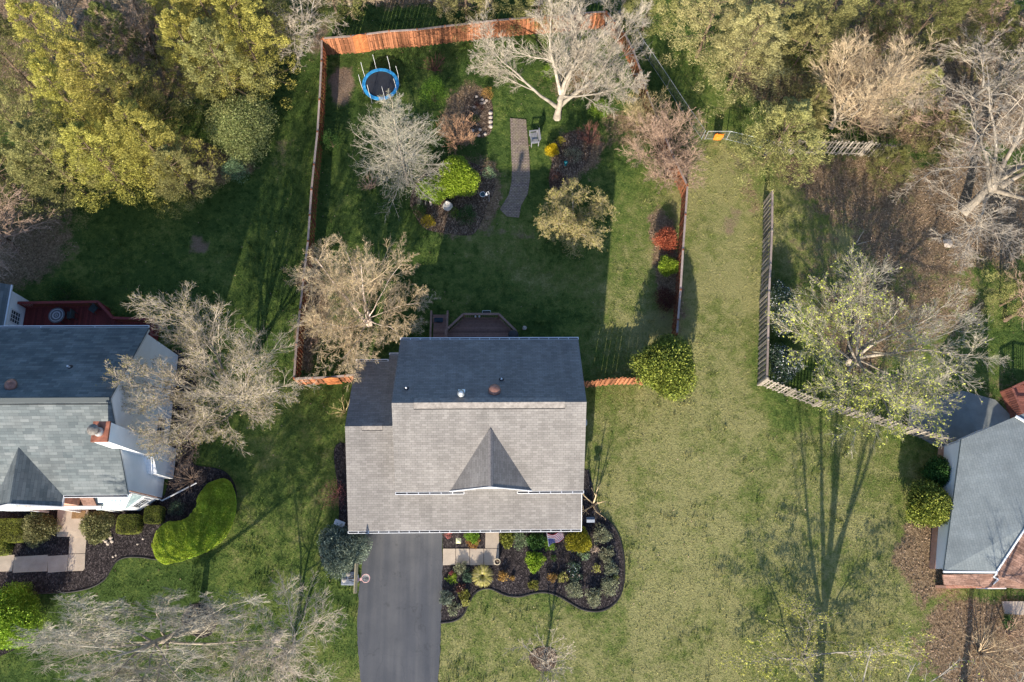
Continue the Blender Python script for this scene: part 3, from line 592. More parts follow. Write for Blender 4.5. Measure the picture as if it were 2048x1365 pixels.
roofplane('roof', [(xe, lyf, lhe), (lx, lyf, lhe), (lx, lyr, lhr), (xe, lyr, lhr)], M['shing_left'], H2)
g = MB(); g.bar((xe, lyr - .1, lhr + .02), (lx, lyr - .1, lhr + .02), .3, .05, (0, -.6, .8)); g.build('ridge_cap', M['shing_left'], H2)
g = MB(); g.bar((xe, lyr - .32, lhr - .17), (lx, lyr - .32, lhr - .17), .03, .03); g.build('vent_slot', M['darkvent'], H2)
lgc, lgh, lyg = -27.1, 1.9, 4.2; lzr = 7.2; lya = lyf + (lzr - lhe) / .746
for s in (-1, 1): roofplane('gable_roof', [(lgc, lya + .05, lzr), (lgc, lyg, lzr), (lgc + s * lgh, lyg, lhe - .02), (lgc + s * lgh, lyf + .02, lhe - .02 + .02)], M['shing_left'], H2, .1)
g = MB(); g.prism([(lgc - lgh + .2, lyg + .25), (lgc + lgh - .2, lyg + .25), (lgc + lgh - .2, 5.09), (lgc - lgh + .2, 5.09)], 2.9, 5.15)
g.add([(lgc - lgh + .2, lyg + .25, 5.15), (lgc + lgh - .2, lyg + .25, 5.15), (lgc, lyg + .25, 7.0), (lgc - lgh + .2, lyg + .4, 5.15), (lgc + lgh - .2, lyg + .4, 5.15), (lgc, lyg + .4, 7.0)], [(0, 1, 2), (5, 4, 3), (0, 3, 4, 1), (1, 4, 5, 2), (2, 5, 3, 0)])
g.build('gable_wall', M['brick'], H2)
g = MB(); g.bar((lgc - lgh, lyg - .02, lhe - .08), (lgc, lyg - .02, lzr - .08), .05, .18); g.bar((lgc + lgh, lyg - .02, lhe - .08), (lgc, lyg - .02, lzr - .08), .05, .18); g.bar((lgc + lgh + .02, lyg, lhe - .1), (lgc + lgh + .02, lyf - .14, lhe - .1), .05, .15)
g.bar((lx - .04, lyf + .1, lhe - .17), (lx - .04, lyr, lhr - .23), .03, .16); g.bar((lx - .04, lyb - .1, lhe - .17), (lx - .04, lyr, lhr - .23), .03, .16); g.build_each('rake_board', M['trim'], H2)
gutter(xe, lyb, lx, lyb, lhe, H2, (0, 1), 3.0); gutter(lgc + lgh + .05, lyf, lx, lyf, lhe, H2, (0, -1), 3.0); gutter(xe, lyf, lgc - lgh - .05, lyf, lhe, H2, (0, -1), 3.0)
g = MB(); g.tube([(lx - .1, lyf - .06, lhe - .1), (lx - .1, 5.02, lhe - .5), (lx - .1, 5.02, .5), (lx - .02, 4.95, .3), (lx + 1.1, 5.6, .12), (lx + 2.0, 6.1, .08)], .05, 8); g.build('downspout', M['trim'], H2)
# chimney with its brick top and capped flue
c0, c1 = G(182, 883, 9.6), G(218.7, 844, 9.6)
ch = MB(); ch.box(c0[0], c1[0], c0[1], c1[1], 3.2, 9.45); ch.box(lx - .145, c1[0] - .003, c0[1] - .9, c1[1] + .0, 0, 2.6)
ch.add([(lx - .145, c0[1] - .9, 2.603), (c1[0] - .003, c0[1] - .9, 2.603), (c1[0] - .003, c1[1], 2.603), (lx - .145, c1[1], 2.603), (lx - .145, c0[1], 3.4), (c1[0] - .003, c0[1], 3.4), (c1[0] - .003, c1[1], 3.4), (lx - .145, c1[1], 3.4)], [(0, 1, 5, 4), (4, 5, 6, 7), (1, 2, 6, 5), (2, 3, 7, 6), (3, 0, 4, 7)])
cho = ch.build('chimney', M['siding_w'], H2)
g = MB(); g.box(c0[0] - .03, c1[0] + .03, c0[1] - .03, c1[1] + .03, 9.45, 9.6); cc = g.build('chimney_cap', plain('rusty_chimney_cap', (0.27, 0.10, 0.06), .5, 2.5, .7), H2)
fx, fy = (c0[0] + c1[0]) / 2 - .05, (c0[1] + c1[1]) / 2 - .03
g = MB(); g.lathe(fx, fy, [(.26, 9.6), (.24, 9.75), (.2, 9.8), (.2, 10.1), (.22, 10.1)], 18); g.build('flue_pipe', M['metal'], H2, True)
g = MB(); g.lathe(fx, fy, [(.3, 10.3), (.31, 10.34), (.12, 10.44), (.02, 10.46)], 18)
for k in range(4): a = k * math.pi / 2; g.bar((fx + .19 * math.cos(a), fy + .19 * math.sin(a), 10.05), (fx + .19 * math.cos(a), fy + .19 * math.sin(a), 10.31), .02, .02)
g.build('flue_cap', plain('weathered_tin', (0.16, 0.14, 0.12), .4, 8, .6), H2)
q = G(26, 772, 8.3); domevent(H2, (q[0], q[1], lhr - (q[1] - lyr) * .698))
q = G(138, 734, 7.6); q = (q[0], q[1], lhr - (q[1] - lyr) * .698); g = MB(); g.tube([(q[0], q[1], q[2] - .1), (q[0], q[1], q[2] + .32)], .055, 10); g.build('vent_pipe', M['trim'], H2)
g = MB(); g.lathe(q[0], q[1], [(.17, q[2] - .04), (.09, q[2] + .09)], 12); g.build('pipe_flashing', M['darkvent'], H2)
def wall_y(px, py):          # point on the left house's east wall x = lx - .15 under a pixel
    lo, hi = 0, 9
    for _ in range(40):
        z = (lo + hi) / 2
        if G(px, py, z)[0] > lx - .15: hi = z        # higher planes are hit nearer the camera axis
        else: lo = z
    return G(px, py, z)
for (px, py) in ((321, 854), (346, 789)):
    zz = [z for z in np.arange(0.2, 8, .02)]; q = min((G(px, py, z) for z in zz), key=lambda p: abs(p[0] - (lx - .15)))
    window(H2, (lx - .15, q[1], q[2]), (0, 1, 0), 1.15, 1.25, 2, 3, nrm=(1, 0, 0))
# porch roof, bay window with standing seam roof
g1 = G(124, 996, 3.3); bayA, bayB, bf0, bf1 = G(172, 996, 3.2), G(283, 991, 3.1), G(195, 1019, 2.6), G(250, 1020, 2.6)
yw = 5.09; yb_ = bf1[1]
roofplane('porch_roof', [(-25.1, yw, 3.9), (bayA[0] + .6, yw, 3.9), (bf0[0] + .1, 4.43, 3.0), (-25.1, 4.43, 3.0)], M['shing_brown'], H2, .1)
g = MB(); g.box(-29.2, -24.0, 4.22, 4.42, 2.86, 3.0); g.box(-25.1, bf0[0], 4.3, 4.42, 2.75, 2.86); g.build('porch_fascia', M['trim'], H2)
g = MB()
for x in (-28.8, -26.6, -24.3): g.box(x - .08, x + .08, 4.24, 4.40, 0, 2.85)
g.build_each('porch_column', M['trim'], H2)
M['seam'] = plain('pale_patina_metal', (0.33, 0.42, 0.43), .12, 2, .45, metal=.2)
def bay(xa, xb, xf0, xf1, nm):
    zt, ze = 3.25, 2.62; w_ = MB(); w_.prism([(xa + .1, yw - .003), (xb - .1, yw - .003), (xf1 - .08, yb_ + .12), (xf0 + .08, yb_ + .12)], 0.3, ze - .06); w_.build('bay_wall', M['siding_w'], H2)
    r_ = MB(); r_.add([(xa + .5, yw - .004, zt), (xb - .5, yw - .004, zt), (xb, yw - .004, ze), (xf1, yb_, ze), (xf0, yb_, ze), (xa, yw - .004, ze)], [(0, 1, 3, 4), (1, 2, 3), (0, 4, 5), (5, 4, 3, 2)]); r_.build('bay_roof', M['seam'], H2)
    s_ = MB()
    for t in np.linspace(0, 1, 5): a = Vector((xa + .5, yw - .02, zt + .01)).lerp(Vector((xb - .5, yw - .02, zt + .01)), t); b = Vector((xf0, yb_, ze + .02)).lerp(Vector((xf1, yb_, ze + .02)), t); s_.bar(a, b, .025, .04)
    s_.build('roof_seam', M['metal'], H2)
    t_ = Vector((xf1 - .08 - (xb - .1), yb_ + .12 - yw, 0)); c_ = Vector((xb - .1 + xf1 - .08, yw + yb_ + .12, 3.2)) / 2; n_ = Vector((-t_.y, t_.x, 0)).normalized()
    if n_.x < 0: n_ = -n_
    window(H2, (c_.x, c_.y, 1.55), t_, .8, 1.1, 2, 3, nrm=n_)
bay(bayA[0], bayB[0], bf0[0], bf1[0], 'a'); bay(-31.5, -28.6, -31, -29.3, 'b')
# rear wing and its red deck
wz = 3.0; wa = G(20, 573, wz); wb = G(9, 660, wz)
H3w = MB(); wxe = wa[0]; wye = wa[1]
H3w.box(-44, wxe - .12, 14.76, wye - .15, 0, wz - .1); H3w.build('wing_wall', M['siding_w'], H2)
roofplane('wing_roof', [(wxe + .06, lyb + .2, wz), (wxe + .06, wye + .1, wz), (-34, wye + .1, wz + 1.6), (-34, lyb + .2, wz + 1.6)], M['shing_left'], H2)
g = MB(); g.bar((wxe + .1, lyb + .2, wz - .04), (wxe + .1, wye + .1, wz - .04), .09, .12); g.build('gutter', M['trim'], H2)
for yy in (wye - 1.75, wye - 2.9): window(H2, (wxe - .12, yy, 1.75), (0, 1, 0), .85, 1.1, 3, 4, nrm=(1, 0, 0))
M['redwood'] = boards('dark_red_deck', (0.125, 0.022, 0.020), 7, .5, 0); M['redrail'] = plain('dark_red_rail', (0.16, 0.028, 0.026), .25, 5)
D2 = empty('deck', (-26, 16, 0), 'dark red wooden deck behind the left house', 'deck')
a, b, c = G(36, 606, 1.75), G(196, 604, 1.75), G(212, 622, 1.75)
dl = [(wxe - .1, 14.8), (wxe - .1, a[1]), (b[0], b[1]), (c[0] + .5, c[1] - .5), (c[0] + 3.2, c[1] - .6), (c[0] + 3.2, 14.8)]
g = MB(); g.prism(dl, .6, .75); g.build('deck_floor', M['redwood'], D2)
pts = [Vector((x, y, 1.75)) for x, y in dl[1:]]; g = MB(); b2 = MB(); po = MB()
for p0, p1 in zip(pts[:-1], pts[1:]):
    g.bar(p0, p1, .17, .04); g.bar(p0 - Vector((0, 0, .88)), p1 - Vector((0, 0, .88)), .05, .09); po.bar(p0 - Vector((0, 0, 1.75)), p0 - Vector((0, 0, .02)), .1, .1)
    k = max(2, int((p1 - p0).length / .15))
    for i in range(k): p = p0.lerp(p1, (i + .5) / k); b2.bar(p - Vector((0, 0, .9)), p - Vector((0, 0, .03)), .06, .03)
g.build('rail', M['redrail'], D2); b2.build('baluster', M['redrail'], D2); po.build_each('post', M['redrail'], D2)
q = G(113, 631, 1.45); TB = empty('patio_table', (q[0], q[1], .75), 'round grey patio table with pale rings on the red deck', 'table')
g = MB(); g.lathe(q[0], q[1], [(.54, 1.42), (.54, 1.46), (.5, 1.465)], 30); g.build('tabletop', plain('slate_grey', (0.09, 0.09, 0.10), .3, 6), TB)
for r0, r1 in ((.40, .44), (.2, .27), (.07, .1)):
    g = MB(); n_ = 30; vs = [(q[0] + r * math.cos(2 * math.pi * k / n_), q[1] + r * math.sin(2 * math.pi * k / n_), 1.472) for r in (r0, r1) for k in range(n_)]
    g.add(vs, [(k, (k + 1) % n_, n_ + (k + 1) % n_, n_ + k) for k in range(n_)]); g.build('tile_ring', plain('pale_ring_%d' % int(r0 * 100), (0.34, 0.32, 0.33), .2, 8), TB)
g = MB()
for k in range(4): a = k * math.pi / 2 + .5; g.bar((q[0] + .12 * math.cos(a), q[1] + .12 * math.sin(a), 1.42), (q[0] + .4 * math.cos(a), q[1] + .4 * math.sin(a), .75), .04, .04)
g.build_each('leg', M['darkvent'], TB)
def patio_chair(px, py, rz, label):
    q = G(px, py, 1.2); t = empty('patio_chair', (q[0], q[1], .75), label, 'chair', 'chairs on the red deck', rz)
    for nm, f in (('seat', lambda m: m.box(-.25, .25, -.25, .25, .4, .45)), ('backrest', lambda m: m.box(-.25, .25, .22, .27, .46, .95))):
        m = MB(); f(m); o = m.build(nm, M['chairdark'], None, bevel=.01); o.parent = t
    for x in (-.22, .22):
        for y in (-.22, .22): m = MB(); m.box(x - .02, x + .02, y - .02, y + .02, 0, .4); o = m.build('leg', M['chairdark'], None); o.parent = t
M['chairdark'] = plain('charcoal_chair', (0.03, 0.04, 0.04), .3, 5)
patio_chair(141, 630, -1.5, 'dark patio chair right of the round table on the red deck'); patio_chair(186, 617, -.6, 'dark patio chair in the far corner of the red deck')

# --- the right house
H3 = empty('house', (33, 4, 0), 'pale grey shingled house with white siding and brick front at the right edge', 'house')
zN, zS, zR = 3.0, 1.9, 4.2
nw, ne, swc, sec = G(1923, 879, zN), G(2030, 834, zR), G(1888, 1143, zS), G(1992, 1144, zS + .9)
ne2 = G(2052, 826, zR + .2); se2 = G(2052, 1053, zR - .2)
w = MB(); wb0 = (nw[0] + .12, nw[1] - .1); wb1 = (swc[0] + .12, swc[1] + .15)
w.add([(wb0[0], wb0[1], 0), (wb1[0], wb1[1], 0), (wb1[0], wb1[1], zS - .12), (wb0[0], wb0[1], zN - .12), (wb0[0] + .15, wb0[1], 0), (wb1[0] + .15, wb1[1], 0), (wb1[0] + .15, wb1[1], zS - .12), (wb0[0] + .15, wb0[1], zN - .12)],
      [(0, 1, 2, 3), (7, 6, 5, 4), (0, 4, 5, 1), (1, 5, 6, 2), (2, 6, 7, 3), (3, 7, 4, 0)])
w.add([(wb0[0], wb0[1], 0), (wb0[0], wb0[1], zN - .12), (ne[0], ne[1] - .15, zR - .12), (ne[0], ne[1] - .15, 0)], [(0, 1, 2, 3)]); w.build('wall', M['siding_w'], H3)
g = MB(); g.add([(wb1[0] - .03, wb1[1], 0), (wb0[0] - .03, wb0[1], 0), (wb0[0] - .03, wb0[1], .7), (wb1[0] - .03, wb1[1], .7), (wb1[0] - .003, wb1[1], .7), (wb0[0] - .003, wb0[1], .7)], [(0, 1, 2, 3), (3, 2, 5, 4)]); g.build('foundation', M['brick'], H3)
roofplane('roof', [nw, ne, ne2, se2, sec, swc], M['shing_right'], H3, .14)
g = MB(); g.bar((swc[0] - .05, swc[1] - .04, zS - .03), (sec[0] + .1, sec[1] - .04, sec[2] - .03), .12, .14); g.bar((nw[0] + .04, nw[1] - .1, zN - .2), (swc[0] + .04, swc[1] + .1, zS - .2), .03, .12); g.bar((sec[0], sec[1], sec[2] + .03), (se2[0], se2[1], se2[2] + .05), .09, .14); g.bar((nw[0], nw[1] - .05, zN - .2), (ne[0], ne[1] - .05, ne[2] - .2), .03, .12); g.bar((ne[0] - .02, ne[1] + .02, zR + .1), (ne2[0] + .6, ne2[1] - 1.2, zR + .4), .14, .1); g.build('gutter', M['trim'], H3)
g = MB(); g.tube([(sec[0] + .05, sec[1] - .08, sec[2]), (sec[0] + .1, sec[1] - .3, sec[2] - .5), (sec[0] + .5, sec[1] - .45, sec[2] - .7), (sec[0] + .45, sec[1] - .8, sec[2] - 1.4)], .05, 8); g.build('downspout', M['trim'], H3)
a, b = G(1883, 1146, 1.75), G(1888, 1168, 1.2); roofplane('lower_roof', [G(1886, 1150, 1.8), G(2052, 1147, 2.2), G(2052, 1178, 1.5), G(1889, 1170, 1.4)], M['shing_brown'], H3, .1)
roofplane('upper_roof', [G(1992, 1150, 2.4), G(2052, 1056, 3.6), G(2110, 1056, 4.2), G(2110, 1192, 2.4)], M['shing_brown'], H3, .1)
q0, q1 = G(1890, 1168, 1.2), G(2060, 1215, 0)
g = MB(); g.box(q0[0], 45, q0[1] - .28, q0[1] - .1, 0, 1.25); g.build('brick_front', M['brick'], H3)
for xx in (q0[0] + 3.2, q0[0] + 5.6): window(H3, (xx, q0[1] - .28, .65), (1, 0, 0), 1.3, .9, 3, 2, nrm=(0, -1, 0))
sheet('stoop', GP([(2003, 1203), (2070, 1203), (2070, 1232), (2008, 1228)]), .12, M['walk'], .12)
D3 = empty('deck', G(2030, 815), 'red brown stained deck corner beside the concrete patio at the right edge', 'deck')
M['rdeck'] = boards('red_brown_boards', (0.20, 0.075, 0.055), 7, .5, 1)
pl = [G(2000, 785, 0)[:2], G(2026, 773, 0)[:2], G(2110, 790, 0)[:2], G(2110, 850, 0)[:2], G(2025, 845, 0)[:2]]
g = MB(); g.prism(pl, .0, .55); g.build('deck_floor', M['rdeck'], D3)
g = MB(); ps = [Vector((x, y, 1.35)) for x, y in pl]
for p0, p1 in zip(ps[:-1] , ps[1:]): g.bar(p0, p1, .13, .05); g.bar(p0 - Vector((0, 0, 1.3)), p0, .1, .1)
g.bar(ps[4], ps[0], .13, .05); g.build('rail', M['rdeck'], D3)
g = MB()
for p0, p1 in ((ps[0], ps[1]), (ps[1], ps[2]), (ps[4], ps[0])):
    for i in range(int((p1 - p0).length / .15)): p = p0.lerp(p1, (i + .5) * .15 / (p1 - p0).length); g.bar(p - Vector((0, 0, .9)), p, .09, .03)
g.build('baluster', M['rdeck'], D3)

# ------------------------------------------------------------------ fences
def fencemat(name, c, var=.25):
    k = NT(name); g = k.n('NewGeometry'); tc = k.n('TexCoord').outputs['Object']
    col = k.mix(1.0, k.ramp(g.outputs['Random Per Island'], [(0, tuple(x * (1 - var) for x in c)), (1, tuple(min(1, x * (1 + var)) for x in c))]), k.ramp(k.noise(tc, 3, 5, .7), [(0.3, 0.7), (0.7, 1.2)]), 'MULTIPLY')
    return k.base(col, 0.8, 0.2)
M['f_orange'] = fencemat('orange_stained_boards', (0.245, 0.10, 0.05), .5); M['f_cap'] = fencemat('grey_weathered_cap', (0.27, 0.21, 0.18)); M['f_grey'] = fencemat('weathered_grey_boards', (0.23, 0.20, 0.165), .45); M['f_redbrown'] = fencemat('red_brown_boards', (0.20, 0.065, 0.032))
def fence(tops, h, label, mat, cap, pitch=.155, group=None, gate=None, bw=.145, seed=0, postmat=None, wobble=.01):
    """board-on-board fence under a line of top pixels; boards sit alternately on both faces of two rails"""
    pts = [Vector(G(x, y, h)) for x, y in tops]; base = sum((Vector((p.x, p.y, 0)) for p in pts), Vector()) / len(pts)
    F_ = empty('fence', base, label, 'fence', group); rng = random.Random(seed)
    bd = MB(); rl = MB(); cp = MB(); ps = []
    for a, b in zip(pts[:-1], pts[1:]):
        d = b - a; L = d.length; d.normalize(); n = Vector((-d.y, d.x, 0))
        k = max(1, round(L / 2.4))
        for i in range(k + (1 if b is pts[-1] else 0)): ps.append(a + d * (L * i / k))
        for z in (.3, h * .55, h - .25): rl.bar(a - Vector((0, 0, h - z)), b - Vector((0, 0, h - z)), .04, .09)
        if cap: cp.bar(a + Vector((0, 0, .012)), b + Vector((0, 0, .012)), .14, .035)
        m = int(L / pitch)
        for i in range(m):
            s = 1 if i % 2 else -1; p = a + d * ((i + .5) * L / m + rng.uniform(-.01, .01)) + n * s * .034
            hh_ = h + rng.uniform(-wobble, wobble) * (0 if cap else 3)
            bd.bar((p.x, p.y, .04), (p.x + rng.uniform(-.01, .01), p.y, hh_ - .01), bw, .02, n)
    bd.build('board', M[mat], F_); rl.build('rail', M[mat], F_)
    if cap: cp.build('cap', M[cap], F_)
    po = MB()
    for p in ps: po.box(p.x - .055, p.x + .055, p.y - .055, p.y + .055, 0, h + .09)
    po.build_each('post', M[postmat or mat], F_)
    if gate:
        a, b = Vector(G(gate[0], gate[1], h)), Vector(G(gate[2], gate[3], h)); d = (b - a); n = Vector((-d.y, d.x, 0)).normalized()
        s = -1 if n.y > 0 else 1; gm = MB(); k = 11
        for i in range(k):
            t = (i + .5) / k; p = a + d * t + n * s * .075; hh_ = h + .02 + .16 * math.sin(math.pi * t)
            gm.bar((p.x, p.y, .06), (p.x, p.y, hh_), d.length / k * .97, .02, n)
        go = gm.build('gate', M['f_gate'], F_)
        gb = MB(); o = n * s * .1
        for z in (.35, h - .25): gb.bar(a + o - Vector((0, 0, h - z)), b + o - Vector((0, 0, h - z)), .03, .09)
        gb.bar(a + o * 1.15 - Vector((0, 0, h - .4)), b + o * 1.15 - Vector((0, 0, .3)), .03, .08); x_ = gb.build('gate_brace', M['f_gate'], F_)
    return F_
M['f_gate'] = fencemat('orange_gate_boards', (0.35, 0.13, 0.05))
FH = 1.78
fence([(646.6, 77), (702, 73), (731.6, 69), (778, 63), (834, 60), (890, 53), (944, 47), (995, 41), (1020, 39), (1090, 33), (1160, 27), (1212, 24)], 2.0, 'orange stained board fence with an arched gate across the far end of the middle backyard', 'f_orange', 'f_cap', gate=(704, 72.5, 732, 69), seed=1)
fence([(643.5, 80), (643, 123), (639, 200), (635, 264), (628, 330), (623, 380), (616, 483), (607, 560), (600, 620), (593, 690), (588, 757)], FH, 'long red brown board fence down the left side of the middle backyard', 'f_redbrown', 'f_cap', seed=2)
fence([(1214, 25), (1232, 45), (1249, 67), (1266, 100), (1281, 141), (1293, 182), (1318, 245), (1345, 310), (1374, 370)], FH, 'orange board fence running diagonally behind the bare white tree', 'f_orange', 'f_cap', seed=3)
fence([(1375, 372), (1371, 430), (1366, 500), (1361, 580), (1356, 640), (1354, 668)], FH, 'red brown board fence beside the red and green shrubs on the right of the backyard', 'f_redbrown', 'f_cap', seed=4)
fence([(589, 758), (625, 756.5), (660, 755), (690, 752), (712, 750)], FH * .95, 'short orange board fence with a gate left of the garage wing', 'f_orange', 'f_cap', gate=(646, 756, 676, 754), seed=5)
fence([(1150, 766), (1168, 764), (1196, 761), (1218, 758), (1245, 756), (1292, 757)], FH, 'short orange board fence between the middle house and the round magnolia', 'f_orange', None, .14, seed=6)
fence([(1545, 383), (1544, 462), (1541, 530), (1538, 585), (1536, 680), (1534, 757)], 1.95, 'grey weathered board fence running along the right lawn', 'f_grey', 'f_cap', .17, seed=7)
fence([(1536, 758), (1590, 779), (1646.6, 801), (1700, 816), (1758, 833), (1837, 858), (1875, 869), (1912, 880)], 1.8, 'grey brown picket fence running diagonally to the right house', 'f_grey', None, .2, bw=.1, seed=8)
fence([(1545, 283), (1600, 280), (1649, 281), (1743, 284), (1800, 290)], 2.0, 'silver grey picket fence behind the woodland trees at the right', 'f_grey', None, .24, bw=.12, seed=9)
# chain link fence with its gate
def linkmat():
    k = NT('chain_link'); uv = k.n('TexCoord').outputs['UV']; return k.base((0.45, 0.47, 0.48), 0.4, 0.4)
M['link'] = plain('galvanised_wire', (0.20, 0.21, 0.21), .1, 5, .5, metal=.2)
def chain(pxs, h, label, nm='chain_link_fence', cat='fence'):
    pts = [Vector(G(x, y, h)) for x, y in pxs]; C_ = empty(nm, Vector((pts[0].x, pts[0].y, 0)), label, cat)
    r = MB(); w_ = MB()
    for a, b in zip(pts[:-1], pts[1:]):
        r.tube([a, b], .02, 6); r.tube([a - Vector((0, 0, h - .08)), b - Vector((0, 0, h - .08))], .012, 5)
        L = (b - a).length; k = max(1, round(L / 2.6)); d = (b - a) / L
        for i in range(k + 1): p = a + d * (L * i / k); r.tube([(p.x, p.y, 0), (p.x, p.y, h + .03)], .03, 6)
        s = .11; m = int(L / s); hz = h - .1
        for i in range(-int(hz / s), m):
            for sg in (1, -1):
                t0 = max(0, i * s); z0 = (t0 - i * s); t1 = min(L, i * s + hz); z1 = t1 - i * s
                if t1 <= t0: continue
                f0, f1 = (z0, z1) if sg > 0 else (hz - z0, hz - z1)
                w_.add([a + d * t0 + Vector((0, 0, f0 - hz)), a + d * (t0 + .008) + Vector((0, 0, f0 - hz)), a + d * (t1 + .008) + Vector((0, 0, f1 - hz)), a + d * t1 + Vector((0, 0, f1 - hz))], [(0, 1, 2, 3)])
    r.build('frame', M['link2'], C_); w_.build('wire_mesh', M['link'], C_); return C_
M['link2'] = plain('galvanised_rail', (0.34, 0.36, 0.37), .1, 5, .4, metal=.3)
chain([(1255, 20), (1288, 83), (1303, 103), (1340, 158), (1380, 218), (1411, 262)], 1.2, 'silver chain link fence running diagonally right of the bare white tree')
chain([(1417, 263), (1461, 263)], 1.15, 'chain link gate with white rails and an orange panel hung on it', 'chain_link_gate', 'gate')
chain([(1461, 263), (1545, 283)], 1.2, 'chain link fence between the gate and the grey board fence')
q = G(1440, 266, 1.0); g = MB(); rng_ = random.Random(5)
nx_, nz_ = 7, 6; vs = []
for j in range(nz_):
    for i in range(nx_): vs.append((q[0] - .32 + .64 * i / (nx_ - 1), q[1] - .06 - rng_.uniform(0, .1), .2 + .8 * j / (nz_ - 1)))
g.add(vs, [(j * nx_ + i, j * nx_ + i + 1, (j + 1) * nx_ + i + 1, (j + 1) * nx_ + i) for j in range(nz_ - 1) for i in range(nx_ - 1)])
g.add([(v[0], v[1] + .04, v[2]) for v in vs], [(j * nx_ + i, (j + 1) * nx_ + i, (j + 1) * nx_ + i + 1, j * nx_ + i + 1) for j in range(nz_ - 1) for i in range(nx_ - 1)])
tag(g.build('orange_tarp', plain('bright_orange_plastic', (0.75, 0.18, 0.02), .2, 5, .5), None), 'crumpled bright orange tarp hung on the chain link gate', 'tarp')

# ------------------------------------------------------------------ trampoline
tc_ = G(761, 168, .75); T = empty('trampoline', (tc_[0], tc_[1], 0), 'round trampoline with a blue pad and white poles in the far left backyard', 'trampoline')
tx, ty = tc_[:2]; tr = 1.38
M['tblue'] = plain('blue_vinyl', (0.035, 0.26, 0.52), .25, 5, .4); M['tmat'] = plain('black_mesh_mat', (0.022, 0.024, 0.03), .15, 4, .7)
def ring(r0, r1, z0, z1, n=48):
    m = MB(); P_ = [(r0, z0), (r1, z1), (r1, z1 - .05), (r0, z0 - .04)]; vs = [(tx + r * math.cos(2 * math.pi * k / n), ty + r * math.sin(2 * math.pi * k / n), z + .012 * math.sin(k * 2.1)) for r, z in P_ for k in range(n)]
    return m.add(vs, [(i * n + k, i * n + (k + 1) % n, ((i + 1) % 4) * n + (k + 1) % n, ((i + 1) % 4) * n + k) for i in range(4) for k in range(n)])
ring(tr - .24, tr, .74, .72).build('safety_pad', M['tblue'], T)
m = MB(); m.lathe(tx, ty, [(tr - .2, .66), (tr - .2, .665), (.7, .655), (.1, .65)], 40); m.build('jumping_mat', M['tmat'], T)
m = MB(); n_ = 40; m.tube([(tx + (tr - .04) * math.cos(2 * math.pi * k / n_), ty + (tr - .04) * math.sin(2 * math.pi * k / n_), .64) for k in range(n_ + 1)], .03, 6); m.build('frame', M['metal'], T)
for k in range(8):
    a = 2 * math.pi * (k + .35) / 8; x, y = tx + (tr + .02) * math.cos(a), ty + (tr + .02) * math.sin(a)
    m = MB(); m.tube([(x, y, 0), (x, y, .66)], .025, 6); m.build_each('leg', M['metal'], T)
    m = MB(); m.tube([(x, y, .7), (x + .03 * math.cos(a), y + .03 * math.sin(a), 1.5), (x - .02, y, 2.4)], .018, 6); m.build('net_pole', M['trim'] if k % 3 else M['ybar'] if 'ybar' in M else M['trim'], T)
m = MB()      # the fallen net hanging low between the poles
for k in range(8):
    a0, a1 = 2 * math.pi * (k + .35) / 8, 2 * math.pi * (k + 1.35) / 8
    for t in np.linspace(0, 1, 9):
        a = a0 + (a1 - a0) * t; z = 1.25 - .45 * math.sin(math.pi * t); x, y = tx + tr * math.cos(a), ty + tr * math.sin(a); m.tube([(x, y, .7), (x, y, z)], .004, 3)
m.build('net', M['tmat'], T)

# ------------------------------------------------------------------ street-side and yard objects
# basketball hoop
hb = G(713, 1152); HP = empty('basketball_hoop', (hb[0] - .4, hb[1], 0), 'basketball hoop standing at the left edge of the driveway', 'basketball hoop')
r0 = G(731.5, 1157, 3.05); bx_ = r0[0] - .5
m = MB(); m.box(bx_ - .05, bx_, r0[1] - .85, r0[1] + .85, 2.9, 3.9); m.build('backboard', plain('yellowed_board', (0.40, 0.33, 0.20), .15, 3, .4), HP, bevel=.01)
m = MB(); m.tube([(r0[0] + .24 * math.cos(a), r0[1] + .24 * math.sin(a), 3.05) for a in np.linspace(0, 2 * math.pi, 25)], .018, 6); m.bar((bx_, r0[1] - .08, 3.03), (bx_ + .28, r0[1] - .05, 3.05), .16, .03); m.build('rim', plain('faded_rim', (0.62, 0.36, 0.34), .1), HP)
m = MB()
for i in range(12):
    a = 2 * math.pi * i / 12
    for s in (-1, 1): m.tube([(r0[0] + .23 * math.cos(a), r0[1] + .23 * math.sin(a), 3.03), (r0[0] + .17 * math.cos(a + s * .26), r0[1] + .17 * math.sin(a + s * .26), 2.82), (r0[0] + .11 * math.cos(a), r0[1] + .11 * math.sin(a), 2.6)], .007, 4)
m.build('net', M['trim'], HP)
m = MB(); px0 = bx_ - .75; m.tube([(px0, r0[1], .15), (px0 + .1, r0[1], 2.2), (px0 + .25, r0[1], 2.9)], .05, 8); m.tube([(px0 + .08, r0[1] - .1, 2.1), (bx_ - .04, r0[1] - .2, 3.5)], .025, 6); m.tube([(px0 + .08, r0[1] + .1, 2.1), (bx_ - .04, r0[1] + .2, 3.5)], .025, 6); m.tube([(px0 + .25, r0[1], 2.9), (bx_ - .04, r0[1], 3.2)], .03, 6); m.build('pole', M['darkvent'], HP)
m = MB(); m.prism([(px0 - .75, r0[1] - .4), (px0 + .1, r0[1] - .42), (px0 + .35, r0[1] - .2), (px0 + .35, r0[1] + .2), (px0 + .1, r0[1] + .42), (px0 - .75, r0[1] + .4)], 0, .16); m.build('base', plain('grey_plastic_base', (0.16, 0.18, 0.22), .2, 4, .5), HP, bevel=.04)
m = MB(); m.lathe(px0 + .05, r0[1] + .52, [(.15, .0), (.16, .08), (.15, .12), (.04, .14)], 16); m.build('wheel', M['darkvent'], HP)
